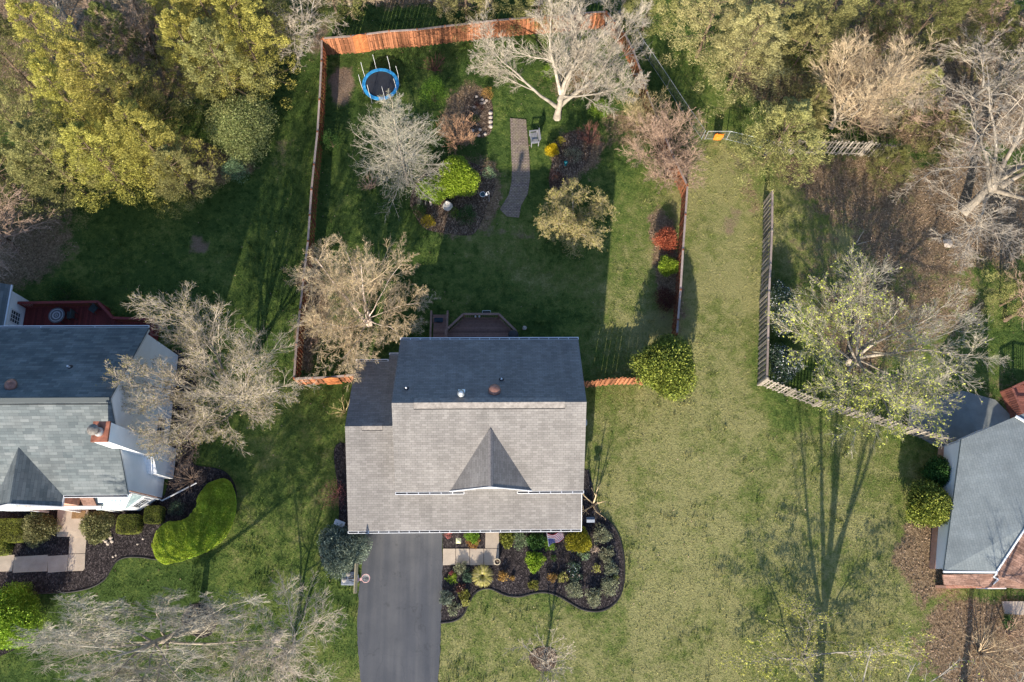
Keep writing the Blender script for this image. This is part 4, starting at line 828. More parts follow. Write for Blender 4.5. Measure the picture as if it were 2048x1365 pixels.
for i, (dx, dy, c, lb) in enumerate(((-.55, -.1, (0.5, 0.44, 0.38), 'pale stone resting on the base of the basketball hoop'), (-.3, .25, (0.42, 0.36, 0.3), 'tan stone lying on the hoop base beside the wheel'))):
    m = MB(); m.lathe(px0 + dx, r0[1] + dy, [(.1, .16), (.15, .2), (.13, .27), (.05, .3)], 7); tag(m.build('stone', plain('stone_%d' % i, c, .2, 6), None), lb, 'stone')
# lamp post
q = G(917, 1082, 2.1); lp = empty('lamp_post', (q[0], q[1], 0), 'thin dark lamp post with a square cream top beside the front walk', 'lamp post')
m = MB(); m.tube([(q[0], q[1], 0), (q[0], q[1], 1.8)], .04, 8); m.build_each('post', M['darkvent'], lp)
m = MB(); m.box(q[0] - .1, q[0] + .1, q[1] - .1, q[1] + .1, 1.8, 2.05); m.build('lamp_glass', M['glass'], lp)
m = MB(); m.add([(q[0] - .16, q[1] - .16, 2.06), (q[0] + .16, q[1] - .16, 2.06), (q[0] + .16, q[1] + .16, 2.06), (q[0] - .16, q[1] + .16, 2.06), (q[0], q[1], 2.2)], [(0, 1, 4), (1, 2, 4), (2, 3, 4), (3, 0, 4), (3, 2, 1, 0)]); m.build('lamp_cap', plain('cream_cap', (0.50, 0.50, 0.30), .15), lp)
# flag on its slanted pole
fp0 = Vector(G(1094, 1067, 2.5)); fp1 = Vector(G(1098, 1093, 2.9)); FL = empty('flag', (fp0.x, fp0.y, 2.2), 'red white and blue striped flag on a white pole over the front garden', 'flag')
m = MB(); m.tube([fp0 + Vector((0, .4, -.3)), fp0, fp1], .02, 6); m.build('flagpole', M['trim'], FL)
FU, FV = 26, 14; cw, chh = 1.0, .62; va = []
dirp = (fp0 - fp1).normalized()
def flagpt(u, v):
    p = fp1 + dirp * (v * .8); return p + Vector((u * .95, u * .30 * (1 - v) + .07 * math.sin(u * 7 + v * 2) + (.14 * u), -.12 * u * u - .05 * math.sin(u * 8)))
def fl(name, u0, u1, v0, v1, mat, off=0.0, n=10):
    vs = []; m = MB()
    for j in range(3):
        for i in range(n + 1): p = flagpt(u0 + (u1 - u0) * i / n, v0 + (v1 - v0) * j / 2); vs.append((p.x, p.y, p.z + off))
    m.add(vs, [(j * (n + 1) + i, j * (n + 1) + i + 1, (j + 1) * (n + 1) + i + 1, (j + 1) * (n + 1) + i) for j in range(2) for i in range(n)]); return m.build(name, mat, FL)
red, wht, blu = plain('flag_red', (0.42, 0.02, 0.035), .1), plain('flag_white', (0.7, 0.7, 0.7), .05), plain('flag_blue', (0.02, 0.03, 0.17), .1)
for k in range(13): fl('stripe', 0, 1, k / 13, (k + 1) / 13, red if k % 2 == 0 else wht)
fl('canton', 0, .42, 0, 7 / 13, blu, .006)
m = MB()
for j in range(5):
    for i in range(6): p = flagpt(.05 + .065 * i, (j + .5) * 7 / 13 / 5); m.lathe(p.x, p.y, [(.013, p.z + .008), (.006, p.z + .012)], 5)
m.build('stars', wht, FL)
# planter pot
q = G(994.5, 1124, .45); pt = empty('planter_pot', (q[0], q[1], 0), 'round pot with a pale rim at the corner of the front walk', 'pot')
m = MB(); m.lathe(q[0], q[1], [(.13, .05), (.19, .45), (.19, .47), (.165, .47), (.15, .40)], 20); m.build('pot', plain('dark_glazed_pot', (0.12, 0.09, 0.05), .2), pt, True)
m = MB(); m.tube([(q[0] + .18 * math.cos(a), q[1] + .18 * math.sin(a), .47) for a in np.linspace(0, 2 * math.pi, 21)], .02, 6); m.build('rim', plain('pale_rim', (0.55, 0.47, 0.33), .1), pt)
m = MB(); m.lathe(q[0], q[1], [(.15, .41), (.14, .42), (.03, .43)], 14); m.build('soil', M['soil'], pt)
# door mat on the neighbour's porch
x, y, _ = G(157, 1030, .3); m = MB(); m.box(x - .42, x + .42, y - .24, y + .24, .283, .31); tag(m.build('door_mat', plain('tan_coir', (0.20, 0.12, 0.055), .3, 12), None, bevel=.008), 'tan coir door mat on the porch slab of the left house', 'mat')
# air conditioner beside the middle house
q = G(1174, 845, .8); ac = empty('air_conditioner', (5.9, q[1], 0), 'round topped air conditioning unit against the right wall of the middle house', 'air conditioner')
ax, ay = 5.72, q[1]
m = MB(); m.lathe(ax, ay, [(.42, .1), (.44, .12), (.44, .78), (.46, .8), (.42, .84), (.3, .84)], 24); m.build('casing', plain('grey_metal_case', (0.38, 0.40, 0.42), .1), ac, True)
m = MB()
for r_ in (.1, .2, .3, .4): m.tube([(ax + r_ * math.cos(a), ay + r_ * math.sin(a), .87) for a in np.linspace(0, 2 * math.pi, 25)], .012, 5)
for k in range(8): a = k * math.pi / 4; m.tube([(ax, ay, .87), (ax + .42 * math.cos(a), ay + .42 * math.sin(a), .87)], .01, 5)
m.build('fan_grille', M['metal'], ac)
# feeder on a pole at the corner of the porch
q = G(1181, 1040, 2.0); bf = empty('bird_feeder', (q[0], q[1], 0), 'grey bird feeder on a pole beside the right corner of the porch roof', 'bird feeder')
m = MB(); m.tube([(q[0], q[1], 0), (q[0], q[1], 1.75)], .03, 7); m.build('pole', M['darkvent'], bf)
m = MB(); m.box(q[0] - .2, q[0] + .2, q[1] - .13, q[1] + .13, 1.75, 1.78); m.build('tray', M['f_cap'], bf)
m = MB(); m.add([(q[0] - .25, q[1] - .17, 2.0), (q[0] + .25, q[1] - .17, 2.0), (q[0] + .25, q[1] + .17, 2.0), (q[0] - .25, q[1] + .17, 2.0), (q[0] - .25, q[1], 2.14), (q[0] + .25, q[1], 2.14)], [(0, 1, 5, 4), (2, 3, 4, 5), (0, 4, 3), (1, 2, 5), (3, 2, 1, 0)]); m.box(q[0] - .12, q[0] + .12, q[1] - .08, q[1] + .08, 1.78, 2.0); m.build('roof', plain('slate_blue_grey', (0.14, 0.16, 0.2), .2), bf)
# garden bench beside the brick path
q = G(1068, 276, .45); bn = empty('garden_chair', (q[0], q[1], 0), 'grey wooden garden chair at the right edge of the brick path', 'chair', rz=-1.45)
M['bench'] = plain('weathered_grey_wood', (0.20, 0.20, 0.22), .2, 8)
def bpart(nm, f):
    m = MB(); f(m); o = m.build(nm, M['bench'], None); o.parent = bn; return o
def fseat(m):
    for k in range(5): m.box(-.45, .45, -.27 + .11 * k, -.18 + .11 * k, .40, .43)
def fback(m):
    for k in range(7): m.bar((-.4 + .133 * k, .3, .42), (-.4 + .133 * k, .42, .95), .09, .02, (0, 1, 0))
    m.bar((-.46, .42, .96), (.46, .42, .96), .05, .08)
bpart('seat', fseat); bpart('backrest', fback)
for s in (-1, 1):
    bpart('armrest', lambda m: m.box(s * .48 - .05, s * .48 + .05, -.3, .34, .62, .65))
    for yy in (-.25, .28): bpart('leg', lambda m: m.box(s * .46 - .03, s * .46 + .03, yy - .03, yy + .03, 0, .62))
# fountain
q = G(895, 411, .5); fo = empty('fountain', (q[0], q[1], 0), 'three tiered white stone fountain below the yellow green shrub', 'fountain'); x, y = q[:2]
st_ = plain('pale_cast_stone', (0.62, 0.56, 0.5), .25, 6)
for nm, pr_ in (('basin', [(.2, 0), (.25, .1), (.34, .32), (.36, .36), (.33, .36), (.28, .3), (.1, .28)]), ('bowl', [(.06, .28), (.07, .55), (.22, .64), (.24, .68), (.2, .67), (.08, .63)]), ('bowl', [(.045, .63), (.05, .85), (.13, .92), (.14, .95), (.11, .94), (.04, .92)]), ('finial', [(.03, .92), (.05, 1.0), (.06, 1.06), (.02, 1.14)])):
    m = MB(); m.lathe(x, y, pr_, 22); m.build(nm, st_, fo, True)
# bird bath with its wire stand in the shadow, the teal lantern, stones
q = G(965.5, 389, .7); bb = empty('bird_bath', (q[0], q[1], 0), 'thin white ringed bird bath in the shade left of the brick path', 'bird bath')
m = MB(); m.tube([(q[0] + .2 * math.cos(a), q[1] + .2 * math.sin(a), .7) for a in np.linspace(0, 2 * math.pi, 25)], .018, 6); m.build('rim', M['trim'], bb)
m = MB(); m.lathe(q[0], q[1], [(.05, .6), (.16, .64), (.2, .69), (.19, .7), (.1, .66)], 18); m.build('bowl', plain('dark_teal_bowl', (0.03, 0.06, 0.07), .2), bb, True)
m = MB(); m.tube([(q[0], q[1], 0), (q[0], q[1], .62)], .03, 7); m.build('stand', M['darkvent'], bb)
q = G(978, 387, 1.3); sh = empty('shepherd_hook', (q[0], q[1], 0), 'pale metal garden hook with a small white lantern beside the bird bath', 'garden hook')
m = MB(); m.tube([(q[0], q[1], 0), (q[0], q[1], 1.3), (q[0] - .05, q[1] + .1, 1.4), (q[0] - .16, q[1] + .05, 1.36), (q[0] - .18, q[1], 1.25)], .014, 5); m.build('hook', M['trim'], sh)
m = MB(); m.lathe(q[0] - .18, q[1], [(.05, .98), (.07, 1.0), (.07, 1.14), (.09, 1.16), (.02, 1.24)], 10); m.build('lantern', M['trim'], sh)
q = G(1132, 324, .5); m = MB(); m.lathe(q[0], q[1], [(.08, 0), (.1, .05), (.04, .1), (.04, .3), (.14, .36), (.15, .45), (.03, .55)], 14); tag(m.build('garden_globe', plain('teal_glaze', (0.01, 0.16, 0.17), .2, 4, .2), None, True), 'teal glazed garden globe in the bed right of the brick path', 'garden ornament')
q = G(861, 404, .5); m = MB(); m.tube([(q[0], q[1], 0), (q[0], q[1], .6)], [.09, .07], 9); m.lathe(q[0], q[1], [(.1, .6), (.11, .64), (.03, .68)], 10); tag(m.build('garden_post', plain('pink_grey_stone', (0.38, 0.32, 0.29), .2), None), 'short stone post left of the tiered fountain', 'garden post')
def rock(px, py, r, label, group, c=(0.40, 0.34, 0.29), seed=0):
    rg = random.Random(seed); bm = bmesh.new(); bmesh.ops.create_icosphere(bm, subdivisions=2, radius=r)
    for v in bm.verts: v.co *= rg.uniform(.82, 1.12); v.co.z = v.co.z * .55 + r * .3
    me_ = bpy.data.meshes.new('rock'); bm.to_mesh(me_); bm.free()
    q = G(px, py); o = link('rock', me_, M['rockc'], None, (q[0], q[1], 0)); o.rotation_euler.z = rg.uniform(0, 6); return tag(o, label, 'rock', group)
M['rockc'] = plain('pale_tan_stone', (0.42, 0.35, 0.29), .3, 4, .85, .5)
RKL = ['topmost of the four large edging rocks right of the rock garden', 'second from the top of the four large edging rocks', 'third from the top of the four large edging rocks', 'lowest of the four large edging rocks right of the rock garden',
       'leftmost of the three close rocks near the top of the rock garden', 'rightmost of the three close rocks near the top of the rock garden', 'lower middle rock of the close three in the rock garden', 'topmost single rock at the upper left of the rock garden', 'small rock at the lower middle of the rock garden',
       'rock at the lower right tip of the rock garden', 'rock just below the close three in the rock garden', 'small rock on the left side of the rock garden, halfway up', 'lowest left rock of the rock garden', 'small rock at the lower left edge of the rock garden']
SKL = ['left stone of the pale pile below the round rhododendron', 'lowest stone of the pale pile below the rhododendron', 'right stone of the pale pile below the rhododendron', 'upper left stone of the pale pile', 'far right stone of the pale pile', 'lone pale stone in the middle of the dark mulch', 'pale stone touching the tip of the crescent hedge', 'left of two tiny stones near the lawn edging', 'right of two tiny stones near the lawn edging']
rk = [(981, 227), (981, 236), (981, 245), (981, 254), (965, 200), (973, 202), (969, 206), (953, 194), (960, 260), (970, 269), (963, 208), (950, 215), (957, 272), (945, 262)]
for i, (x, y) in enumerate(rk): rock(x, y, .17 if i < 4 else .13, RKL[i], 'rocks of the rock garden', seed=i)
for i, (x, y) in enumerate([(212, 1083), (216, 1088), (222, 1076), (207, 1079), (224, 1083), (275, 1089), (286, 1078), (226, 1114), (232, 1111)]): rock(x, y, .12 if i < 5 else .07, SKL[i], 'pale stones on the mulch of the left house', seed=20 + i)
rock(1049, 657, .16, 'lone pale rock on the shaded lawn right of the brown deck', None, seed=40); rock(1894, 488, .35, 'large pale boulder on the leaf litter under the big bare tree', None, seed=41)
rock(553, 1279, .28, 'pale flat boulder on the lawn below the driveway hedge side trees', None, seed=42)
# planter bench by the left bed, silver downspout tail, blue rake on the deck
m = MB(); q = G(678, 1046, .3); m.bar((q[0] - .3, q[1] + .1, .2), (q[0] + .35, q[1] - .15, .28), .35, .03); m.bar((q[0] - .3, q[1] + .1, 0), (q[0] - .3, q[1] + .1, .2), .05, .05); m.bar((q[0] + .3, q[1] - .13, 0), (q[0] + .3, q[1] - .13, .27), .05, .05)
tag(m.build('splash_block', M['trim'], None), 'white splash board between the pink shrub and the silver green spruce', 'board')
q = G(1868, 1086); m = MB(); m.tube([(q[0], q[1], 0), (q[0], q[1], .4)], .03, 6); m.lathe(q[0], q[1], [(.12, .4), (.1, .46), (.02, .5)], 10); tag(m.build('garden_stake', M['trim'], None), 'white topped garden stake in the mulch beside the right house', 'garden stake')

# ------------------------------------------------------------------ vegetation builders
def norm(a): return a / (np.linalg.norm(a, axis=-1, keepdims=True) + 1e-9)
def tubes(br, sides=None):
    """br: list of (P (B,n,3) or (n,3), R (B,n) or (n)); returns verts, quads"""
    V, Fq, off = [], [], 0; groups = {}
    for P, R in br:
        if P.ndim == 2: P, R = P[None], R[None]
        s_ = np.where(R[:, 0] > .09, 7, np.where(R[:, 0] > .04, 5, 3))
        for s in np.unique(s_): groups.setdefault((P.shape[1], int(s)), []).append((P[s_ == s], R[s_ == s]))
    for (n, s), lst in groups.items():
        P = np.concatenate([a for a, _ in lst]); R = np.concatenate([b for _, b in lst])
        T = norm(np.gradient(P, axis=1)); ref = np.tile(np.array([.31, .22, .92]), (len(P), 1)); alt = np.abs((norm(T.mean(1)) * ref).sum(1)) > .9; ref[alt] = [1, 0, 0]
        u = norm(np.cross(T, ref[:, None, :])); w = np.cross(T, u); a = np.arange(s) * 2 * np.pi / s
        ring = P[:, :, None, :] + R[:, :, None, None] * (u[:, :, None, :] * np.cos(a)[None, None, :, None] + w[:, :, None, :] * np.sin(a)[None, None, :, None])
        V.append(ring.reshape(-1, 3)); B = len(P); idx = off + np.arange(B * n * s).reshape(B, n, s)
        Fq.append(np.stack([idx[:, :-1, :], np.roll(idx, -1, 2)[:, :-1, :], np.roll(idx, -1, 2)[:, 1:, :], idx[:, 1:, :]], -1).reshape(-1, 4)); off += B * n * s
    return np.concatenate(V), np.concatenate(Fq)
def leaves(pts, size, rng, flat=0.0, aspect=.5, dirs=None, jitter=.4):
    """a diamond leaf at every point"""
    n = len(pts); d = norm(rng.normal(size=(n, 3)) if dirs is None else dirs + rng.normal(size=(n, 3)) * jitter)
    if flat: d[:, 2] *= (1 - flat); d = norm(d)
    s = rng.normal(size=(n, 3)); s[:, 2] *= (1 - flat) if flat else 1; s = norm(np.cross(d, np.cross(s, d)))
    L = size * rng.uniform(.6, 1.35, n)[:, None]; Wd = L * aspect * rng.uniform(.7, 1.2, n)[:, None]
    v = np.stack([pts - d * L * .5, pts + s * Wd * .5, pts + d * L * .5, pts - s * Wd * .5], 1)
    nn = norm(np.cross(d, s)); v[:, 0] += nn * L * .08; v[:, 2] += nn * L * .08
    return v.reshape(-1, 3), np.arange(4 * n).reshape(-1, 4)
def grow(spec, seed):
    """bare branching skeleton; returns list of levels of (P (B,n,3), R (B,n)) arrays"""
    rng = np.random.default_rng(seed); P0, R0 = [], []
    for st in spec['stems']:
        d = norm(np.array(st['dir'], float)); L, n = st['len'], 10; pts = [np.array(st.get('at', (0, 0, 0)), float)]; dd = d.copy()
        for i in range(n - 1):
            dd = norm(dd + rng.normal(size=3) * st.get('wig', .1) + np.array([0, 0, st.get('up', .05)])); pts.append(pts[-1] + dd * L / (n - 1))
        tt = np.linspace(0, 1, n); P0.append(pts); R0.append(st['r'] * (1 - tt * st.get('taper', .8)) * (1 + .35 * np.exp(-tt * 14)))
    levels = [(np.array(P0), np.array(R0))]; rmin = spec.get('rmin', .012) * .82
    for li, lv in enumerate(spec['levels']):
        P, R = levels[-1]; B, m, _ = P.shape; cnt = lv['count']; n = lv.get('n', 5); Lp = np.linalg.norm(np.diff(P, axis=1), axis=2).sum(1)
        s0 = lv.get('start', .25); k = np.arange(cnt)[None]; t = s0 + (1 - s0) * (k + rng.uniform(.05, .95, (B, cnt))) / cnt; f = t * (m - 1); i = np.minimum(f.astype(int), m - 2); fr = (f - i)[..., None]
        bi = np.arange(B)[:, None]; o = P[bi, i] * (1 - fr) + P[bi, i + 1] * fr; d = norm(P[bi, i + 1] - P[bi, i]); Rp = R[bi, i] * (1 - fr[..., 0]) + R[bi, i + 1] * fr[..., 0]
        ph = rng.uniform(0, 6.28, (B, 1)) + 2.4 * k + rng.uniform(-.5, .5, (B, cnt)); ref = np.where(np.abs(d[..., 2:]) < .9, np.array([.3, .1, 1.]), np.array([1., 0, 0]))
        a1 = norm(np.cross(d, ref)); a2 = np.cross(d, a1); ang = np.radians(lv['ang']) * rng.uniform(.65, 1.35, (B, cnt)); side = a1 * np.cos(ph)[..., None] + a2 * np.sin(ph)[..., None]
        nd = norm(d * np.cos(ang)[..., None] + side * np.sin(ang)[..., None]); L = Lp[:, None] * lv['len'] * rng.uniform(.55, 1.25, (B, cnt)) * (1 - lv.get('shrink', .45) * t)
        keep = rng.random((B, cnt)) < .93; o, nd, L, Rp = o[keep], nd[keep], L[keep], Rp[keep]
        if len(o) > 26000: s = rng.permutation(len(o))[:26000]; o, nd, L, Rp = o[s], nd[s], L[s], Rp[s]
        r0 = np.clip(np.minimum(Rp * lv.get('rr', .62), L * .0135 + rmin * .6), rmin, None); pts = [o]; dd = nd
        for q in range(n - 1):
            dd = norm(dd + rng.normal(size=dd.shape) * lv.get('wig', .18) + np.array([0, 0, lv.get('up', .1)])); pts.append(pts[-1] + dd * (L / (n - 1))[:, None])
        tt = np.linspace(0, 1, n)[None]; levels.append((np.stack(pts, 1), np.maximum(rmin * .6, r0[:, None] * (1 - .7 * tt))))
    return levels
def fit(levels, height, rx, ry=None, pct=97):
    allp = np.concatenate([P.reshape(-1, 3) for P, _ in levels[1:]])
    s = np.array([rx / np.percentile(np.abs(allp[:, 0]), pct), (ry or rx) / np.percentile(np.abs(allp[:, 1]), pct), height / np.percentile(allp[:, 2], 99)])
    return [(P * s, R) for P, R in levels]
def bare_tree(name, label, px, py, spec, height, rx, bark, twig, seed, cat='tree', group=None, ry=None, buds=None, split=2, zc=None, rz=0, centre=False):
    """px, py: the base on the ground (or, with centre, the image of the crown centre at height zc)"""
    q = G(px, py, zc if centre else 0); T_ = empty(name, (q[0], q[1], -.03), label, cat, group, rz)
    lv = fit(grow(spec, seed), height, rx, ry)
    def part(nm, br, mat, sm=False):
        v, f = tubes(br, 0); o = link(nm, fast_mesh(nm, v, f, sm), mat, None); o.parent = T_; return o
    part('trunk', lv[:split], M[bark], True); part('crown', lv[split:], M[twig])
    if buds:
        rng = np.random.default_rng(seed + 99); P = lv[-1][0][:, 1:].reshape(-1, 3)
        dens = buds.get('dens', 1.0); reps = int(math.ceil(dens)); P = np.concatenate([P + rng.normal(size=P.shape) * buds.get('spread', .05) for _ in range(reps)])
        keep = rng.random(len(P)) < dens / reps
        if 'where' in buds: keep &= buds['where'](P, rng)
        v, f = leaves(P[keep], buds['size'], rng, .3, .6); o = link('buds' if buds['size'] < .09 else 'foliage', fast_mesh('buds', v, f), M[buds['mat']], None); o.parent = T_
    return T_
def clump_points(centres, radii, per, rng, shell=.5):
    n = len(centres); d = norm(rng.normal(size=(n, per, 3))); r = radii[:, None] * (shell + (1 - shell) * rng.random((n, per))) ** .6
    return (centres[:, None, :] + d * r[..., None]).reshape(-1, 3), d.reshape(-1, 3)
def cedar_mesh(h, r, seed, nb=210, per=125, leaf=.14, cone=.75, skirt=.12):
    rng = np.random.default_rng(seed); t = rng.random(nb) ** .85; z = h * (skirt + (1 - skirt) * t)
    prof = r * (1 - t ** 1.4) ** cone * (.75 + .5 * vnoise(t * 9 + seed, t * 0 + seed, 1.0, seed)) + .12
    a = rng.uniform(0, 2 * np.pi, nb); lob = 1 + .22 * np.sin(a * 3 + seed + t * 4); rad = prof * lob * rng.uniform(.12, 1.0, nb) ** .5 * 1.04
    c = np.stack([rad * np.cos(a), rad * np.sin(a), z + rad * .12], 1); cr = (.2 + .16 * r * (1 - t)) * rng.uniform(.7, 1.2, nb) * .85
    P, D = clump_points(c, cr, per, rng, .35); out = norm(np.stack([np.repeat(np.cos(a), per), np.repeat(np.sin(a), per), np.full(nb * per, .75)], 1))
    v, f = leaves(P, leaf, rng, 0, .26, out, .5)
    br = []
    for i in range(0, nb, 4):
        e = c[i]; s = np.array([0, 0, max(.3, e[2] - rad[i] * .35)]); br.append((np.linspace(s, e, 4), np.linspace(.022, .008, 4)))
    tr = [(np.stack([np.zeros(6), np.zeros(6), np.linspace(0, h * .95, 6)], 1), np.linspace(.09 + h * .004, .02, 6))]
    return (v, f), tubes(tr + br, 0)
CED = {}
def cedar(px, py, h, r, kind, label, mat='cedar', group='cedar trees of the woodland', name='cedar_tree', rz=None):
    """px, py: where the middle of the crown shows"""
    key = (kind, mat)
    if key not in CED:
        H_, R_ = {0: (11, 3.0), 1: (12, 3.3), 2: (9, 2.8), 3: (7, 2.6)}[kind]; (v, f), (tv, tf) = cedar_mesh(H_, R_, 11 + kind * 7, nb=[240, 270, 210, 190][kind])
        CED[key] = (fast_mesh('foliage', v, f), fast_mesh('trunk', tv, tf), H_, R_); CED[key][0].materials.append(M[mat]); CED[key][1].materials.append(M['bark_brown'])
    fm, tm, H_, R_ = CED[key]; q = G(px, py, h * .45)
    T_ = empty(name, (q[0], q[1], -.03), label, 'tree', group, rz if rz is not None else (px * 7.3 + py) % 6.28); T_.scale = (r / R_, r / R_, h / H_)
    for nm, m in (('crown', fm), ('trunk', tm)):
        o = bpy.data.objects.new(nm, m); COL.objects.link(o); o.parent = T_
    return T_
def shrub(name, label, px, py, r, h, mat, style='leafy', cat='shrub', group=None, leaf=.07, n=None, ry=None, seed=None, flowers=None, rz=0, lift=0.0, inner='inner_dark'):
    q = G(px, py, h * .6 + lift); seed = seed if seed is not None else int(px * 31 + py * 17) % 9999; rng = np.random.default_rng(seed); ry = ry or r
    T_ = empty(name, (q[0], q[1], 0), label, cat, group, rz); area = r * ry + r * h
    if style in ('leafy', 'loose', 'ball'):
        nc = int((55 if style == 'loose' else 80) * max(.35, area)) + 14; d = norm(rng.normal(size=(nc, 3))); d[:, 2] = np.abs(d[:, 2]) * 1.0 - .12
        k = .62 + .38 * rng.random(nc) if style != 'ball' else np.full(nc, .9); cr = np.full(nc, (.26 if style == 'loose' else .2) * (r * ry * h) ** (1 / 3) + .03)
        amp = 1 + .16 * np.sin(3 * np.arctan2(d[:, 1], d[:, 0]) + seed)
        c = np.stack([d[:, 0] * r * k * amp * .88, d[:, 1] * ry * k * amp * .88, lift + h * .38 + d[:, 2] * h * .55 * k], 1); per = int(n or (34 if style == 'loose' else 60))
        P, D = clump_points(c, cr, per, rng, .55); P[:, 2] = np.maximum(P[:, 2], .03)
        v, f = leaves(P, leaf, rng, 0, .55, np.repeat(d, per, 0) + np.array([0, 0, .4]), .8)
        o = link('foliage', fast_mesh('foliage', v, f), M[mat], None); o.parent = T_
        ns = 12; br = []
        for i in range(ns):
            e = c[rng.integers(nc)]; s = np.array([rng.uniform(-.05, .05), rng.uniform(-.05, .05), 0]); br.append((np.linspace(s, e * .9, 4) + rng.normal(size=(4, 3)) * .02 * np.array([[0], [1], [1], [1]]), np.linspace(.03, .01, 4)))
        tv, tf = tubes(br, 0); o = link('stems', fast_mesh('stems', tv, tf), M['bark_brown'], None); o.parent = T_
        if flowers:
            P = c[rng.integers(0, nc, flowers[1])] * 1.0 + norm(rng.normal(size=(flowers[1], 3))) * cr[0] * .9 + np.array([0, 0, .06]); v, f = leaves(P, flowers[2], rng, .5, .9); o = link('flowers', fast_mesh('flowers', v, f), M[flowers[0]], None); o.parent = T_; (flowers[1] > 100) and tag(o, kind='stuff')
    elif style == 'clipped':      # sheared: leaves on a rounded box
        nn = int(5200 * max(.3, area)); a = rng.uniform(0, 2 * np.pi, nn); k = n or 4.0
        zz = rng.random(nn) ** .5; top = rng.random(nn) < .55
        rr = np.where(top, np.sqrt(rng.random(nn)), 1.0); sup = (np.abs(np.cos(a)) ** k + np.abs(np.sin(a)) ** k) ** (-1 / k)
        rr_ = rr * (1 + rng.normal(size=nn) * .02); edge = np.clip((rr - .8) / .2, 0, 1)
        z = np.where(top, h * (1 - .22 * edge ** 2), h * (.05 + .8 * zz)); P = np.stack([np.cos(a) * sup * rr_ * r, np.sin(a) * sup * rr_ * ry, z + rng.normal(size=nn) * .025 * h ** .5], 1)
        v, f = leaves(P, leaf, rng, 0, .55); o = link('foliage', fast_mesh('foliage', v, f), M[mat], None); o.parent = T_
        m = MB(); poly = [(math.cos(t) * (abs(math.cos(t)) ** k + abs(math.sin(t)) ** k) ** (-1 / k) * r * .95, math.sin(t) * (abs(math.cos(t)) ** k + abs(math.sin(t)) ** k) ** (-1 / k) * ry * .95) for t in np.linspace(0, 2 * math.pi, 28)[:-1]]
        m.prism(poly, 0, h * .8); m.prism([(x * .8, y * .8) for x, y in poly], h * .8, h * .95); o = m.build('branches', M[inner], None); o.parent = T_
    elif style == 'grass':        # arching fountain of blades
        nb = n or 420; a = rng.uniform(0, 2 * np.pi, nb); L = r * rng.uniform(.6, 1.15, nb); t = np.linspace(0, 1, 6)
        rad = L[:, None] * t[None] ** 1.15; z = h * rng.uniform(.7, 1.1, nb)[:, None] * np.sin(np.pi * (.08 + .72 * t[None] * rng.uniform(.75, 1.1, nb)[:, None])); w_ = .02 * (1 - t ** 2)[None] + .003
        cx, sx = np.cos(a)[:, None], np.sin(a)[:, None]
        Lf = np.stack([cx * rad - sx * w_, sx * rad + cx * w_, z], -1); Rt = np.stack([cx * rad + sx * w_, sx * rad - cx * w_, z], -1)
        V = np.stack([Lf, Rt], 2).reshape(-1, 3); idx = np.arange(nb * 12).reshape(nb, 6, 2); Fq_ = np.stack([idx[:, :-1, 0], idx[:, :-1, 1], idx[:, 1:, 1], idx[:, 1:, 0]], -1).reshape(-1, 4)
        o = link('blades', fast_mesh('blades', V, Fq_), M[mat], None); o.parent = T_
    return T_
def twiggy(name, label, px, py, r, h, bark, seed, nst=14, spread=.6, cat='shrub', group=None, buds=None, lev=(9, 6), ry=None, rmin=.009, rbase=.035, centre=True, up=.08):
    rg = random.Random(seed); st = []
    for i in range(nst):
        a = 2 * math.pi * i / nst + rg.uniform(-.2, .2); s = spread * rg.uniform(.3, 1.15); st.append(dict(at=(.12 * math.cos(a), .12 * math.sin(a), 0), dir=(s * math.cos(a), s * math.sin(a), 1), len=h, r=rbase, wig=.07, up=.03))
    spec = dict(stems=st, rmin=rmin, levels=[dict(count=lev[0], ang=30, len=.5, start=.25, up=up, wig=.14, n=5)] + [dict(count=c_, ang=34, len=.55, start=.15, up=up * .7, wig=.14, n=4) for c_ in lev[1:]])
    return bare_tree(name, label, px, py, spec, h, r, bark, bark, seed, cat, group, ry, buds, 1, h * .55, 0, centre)

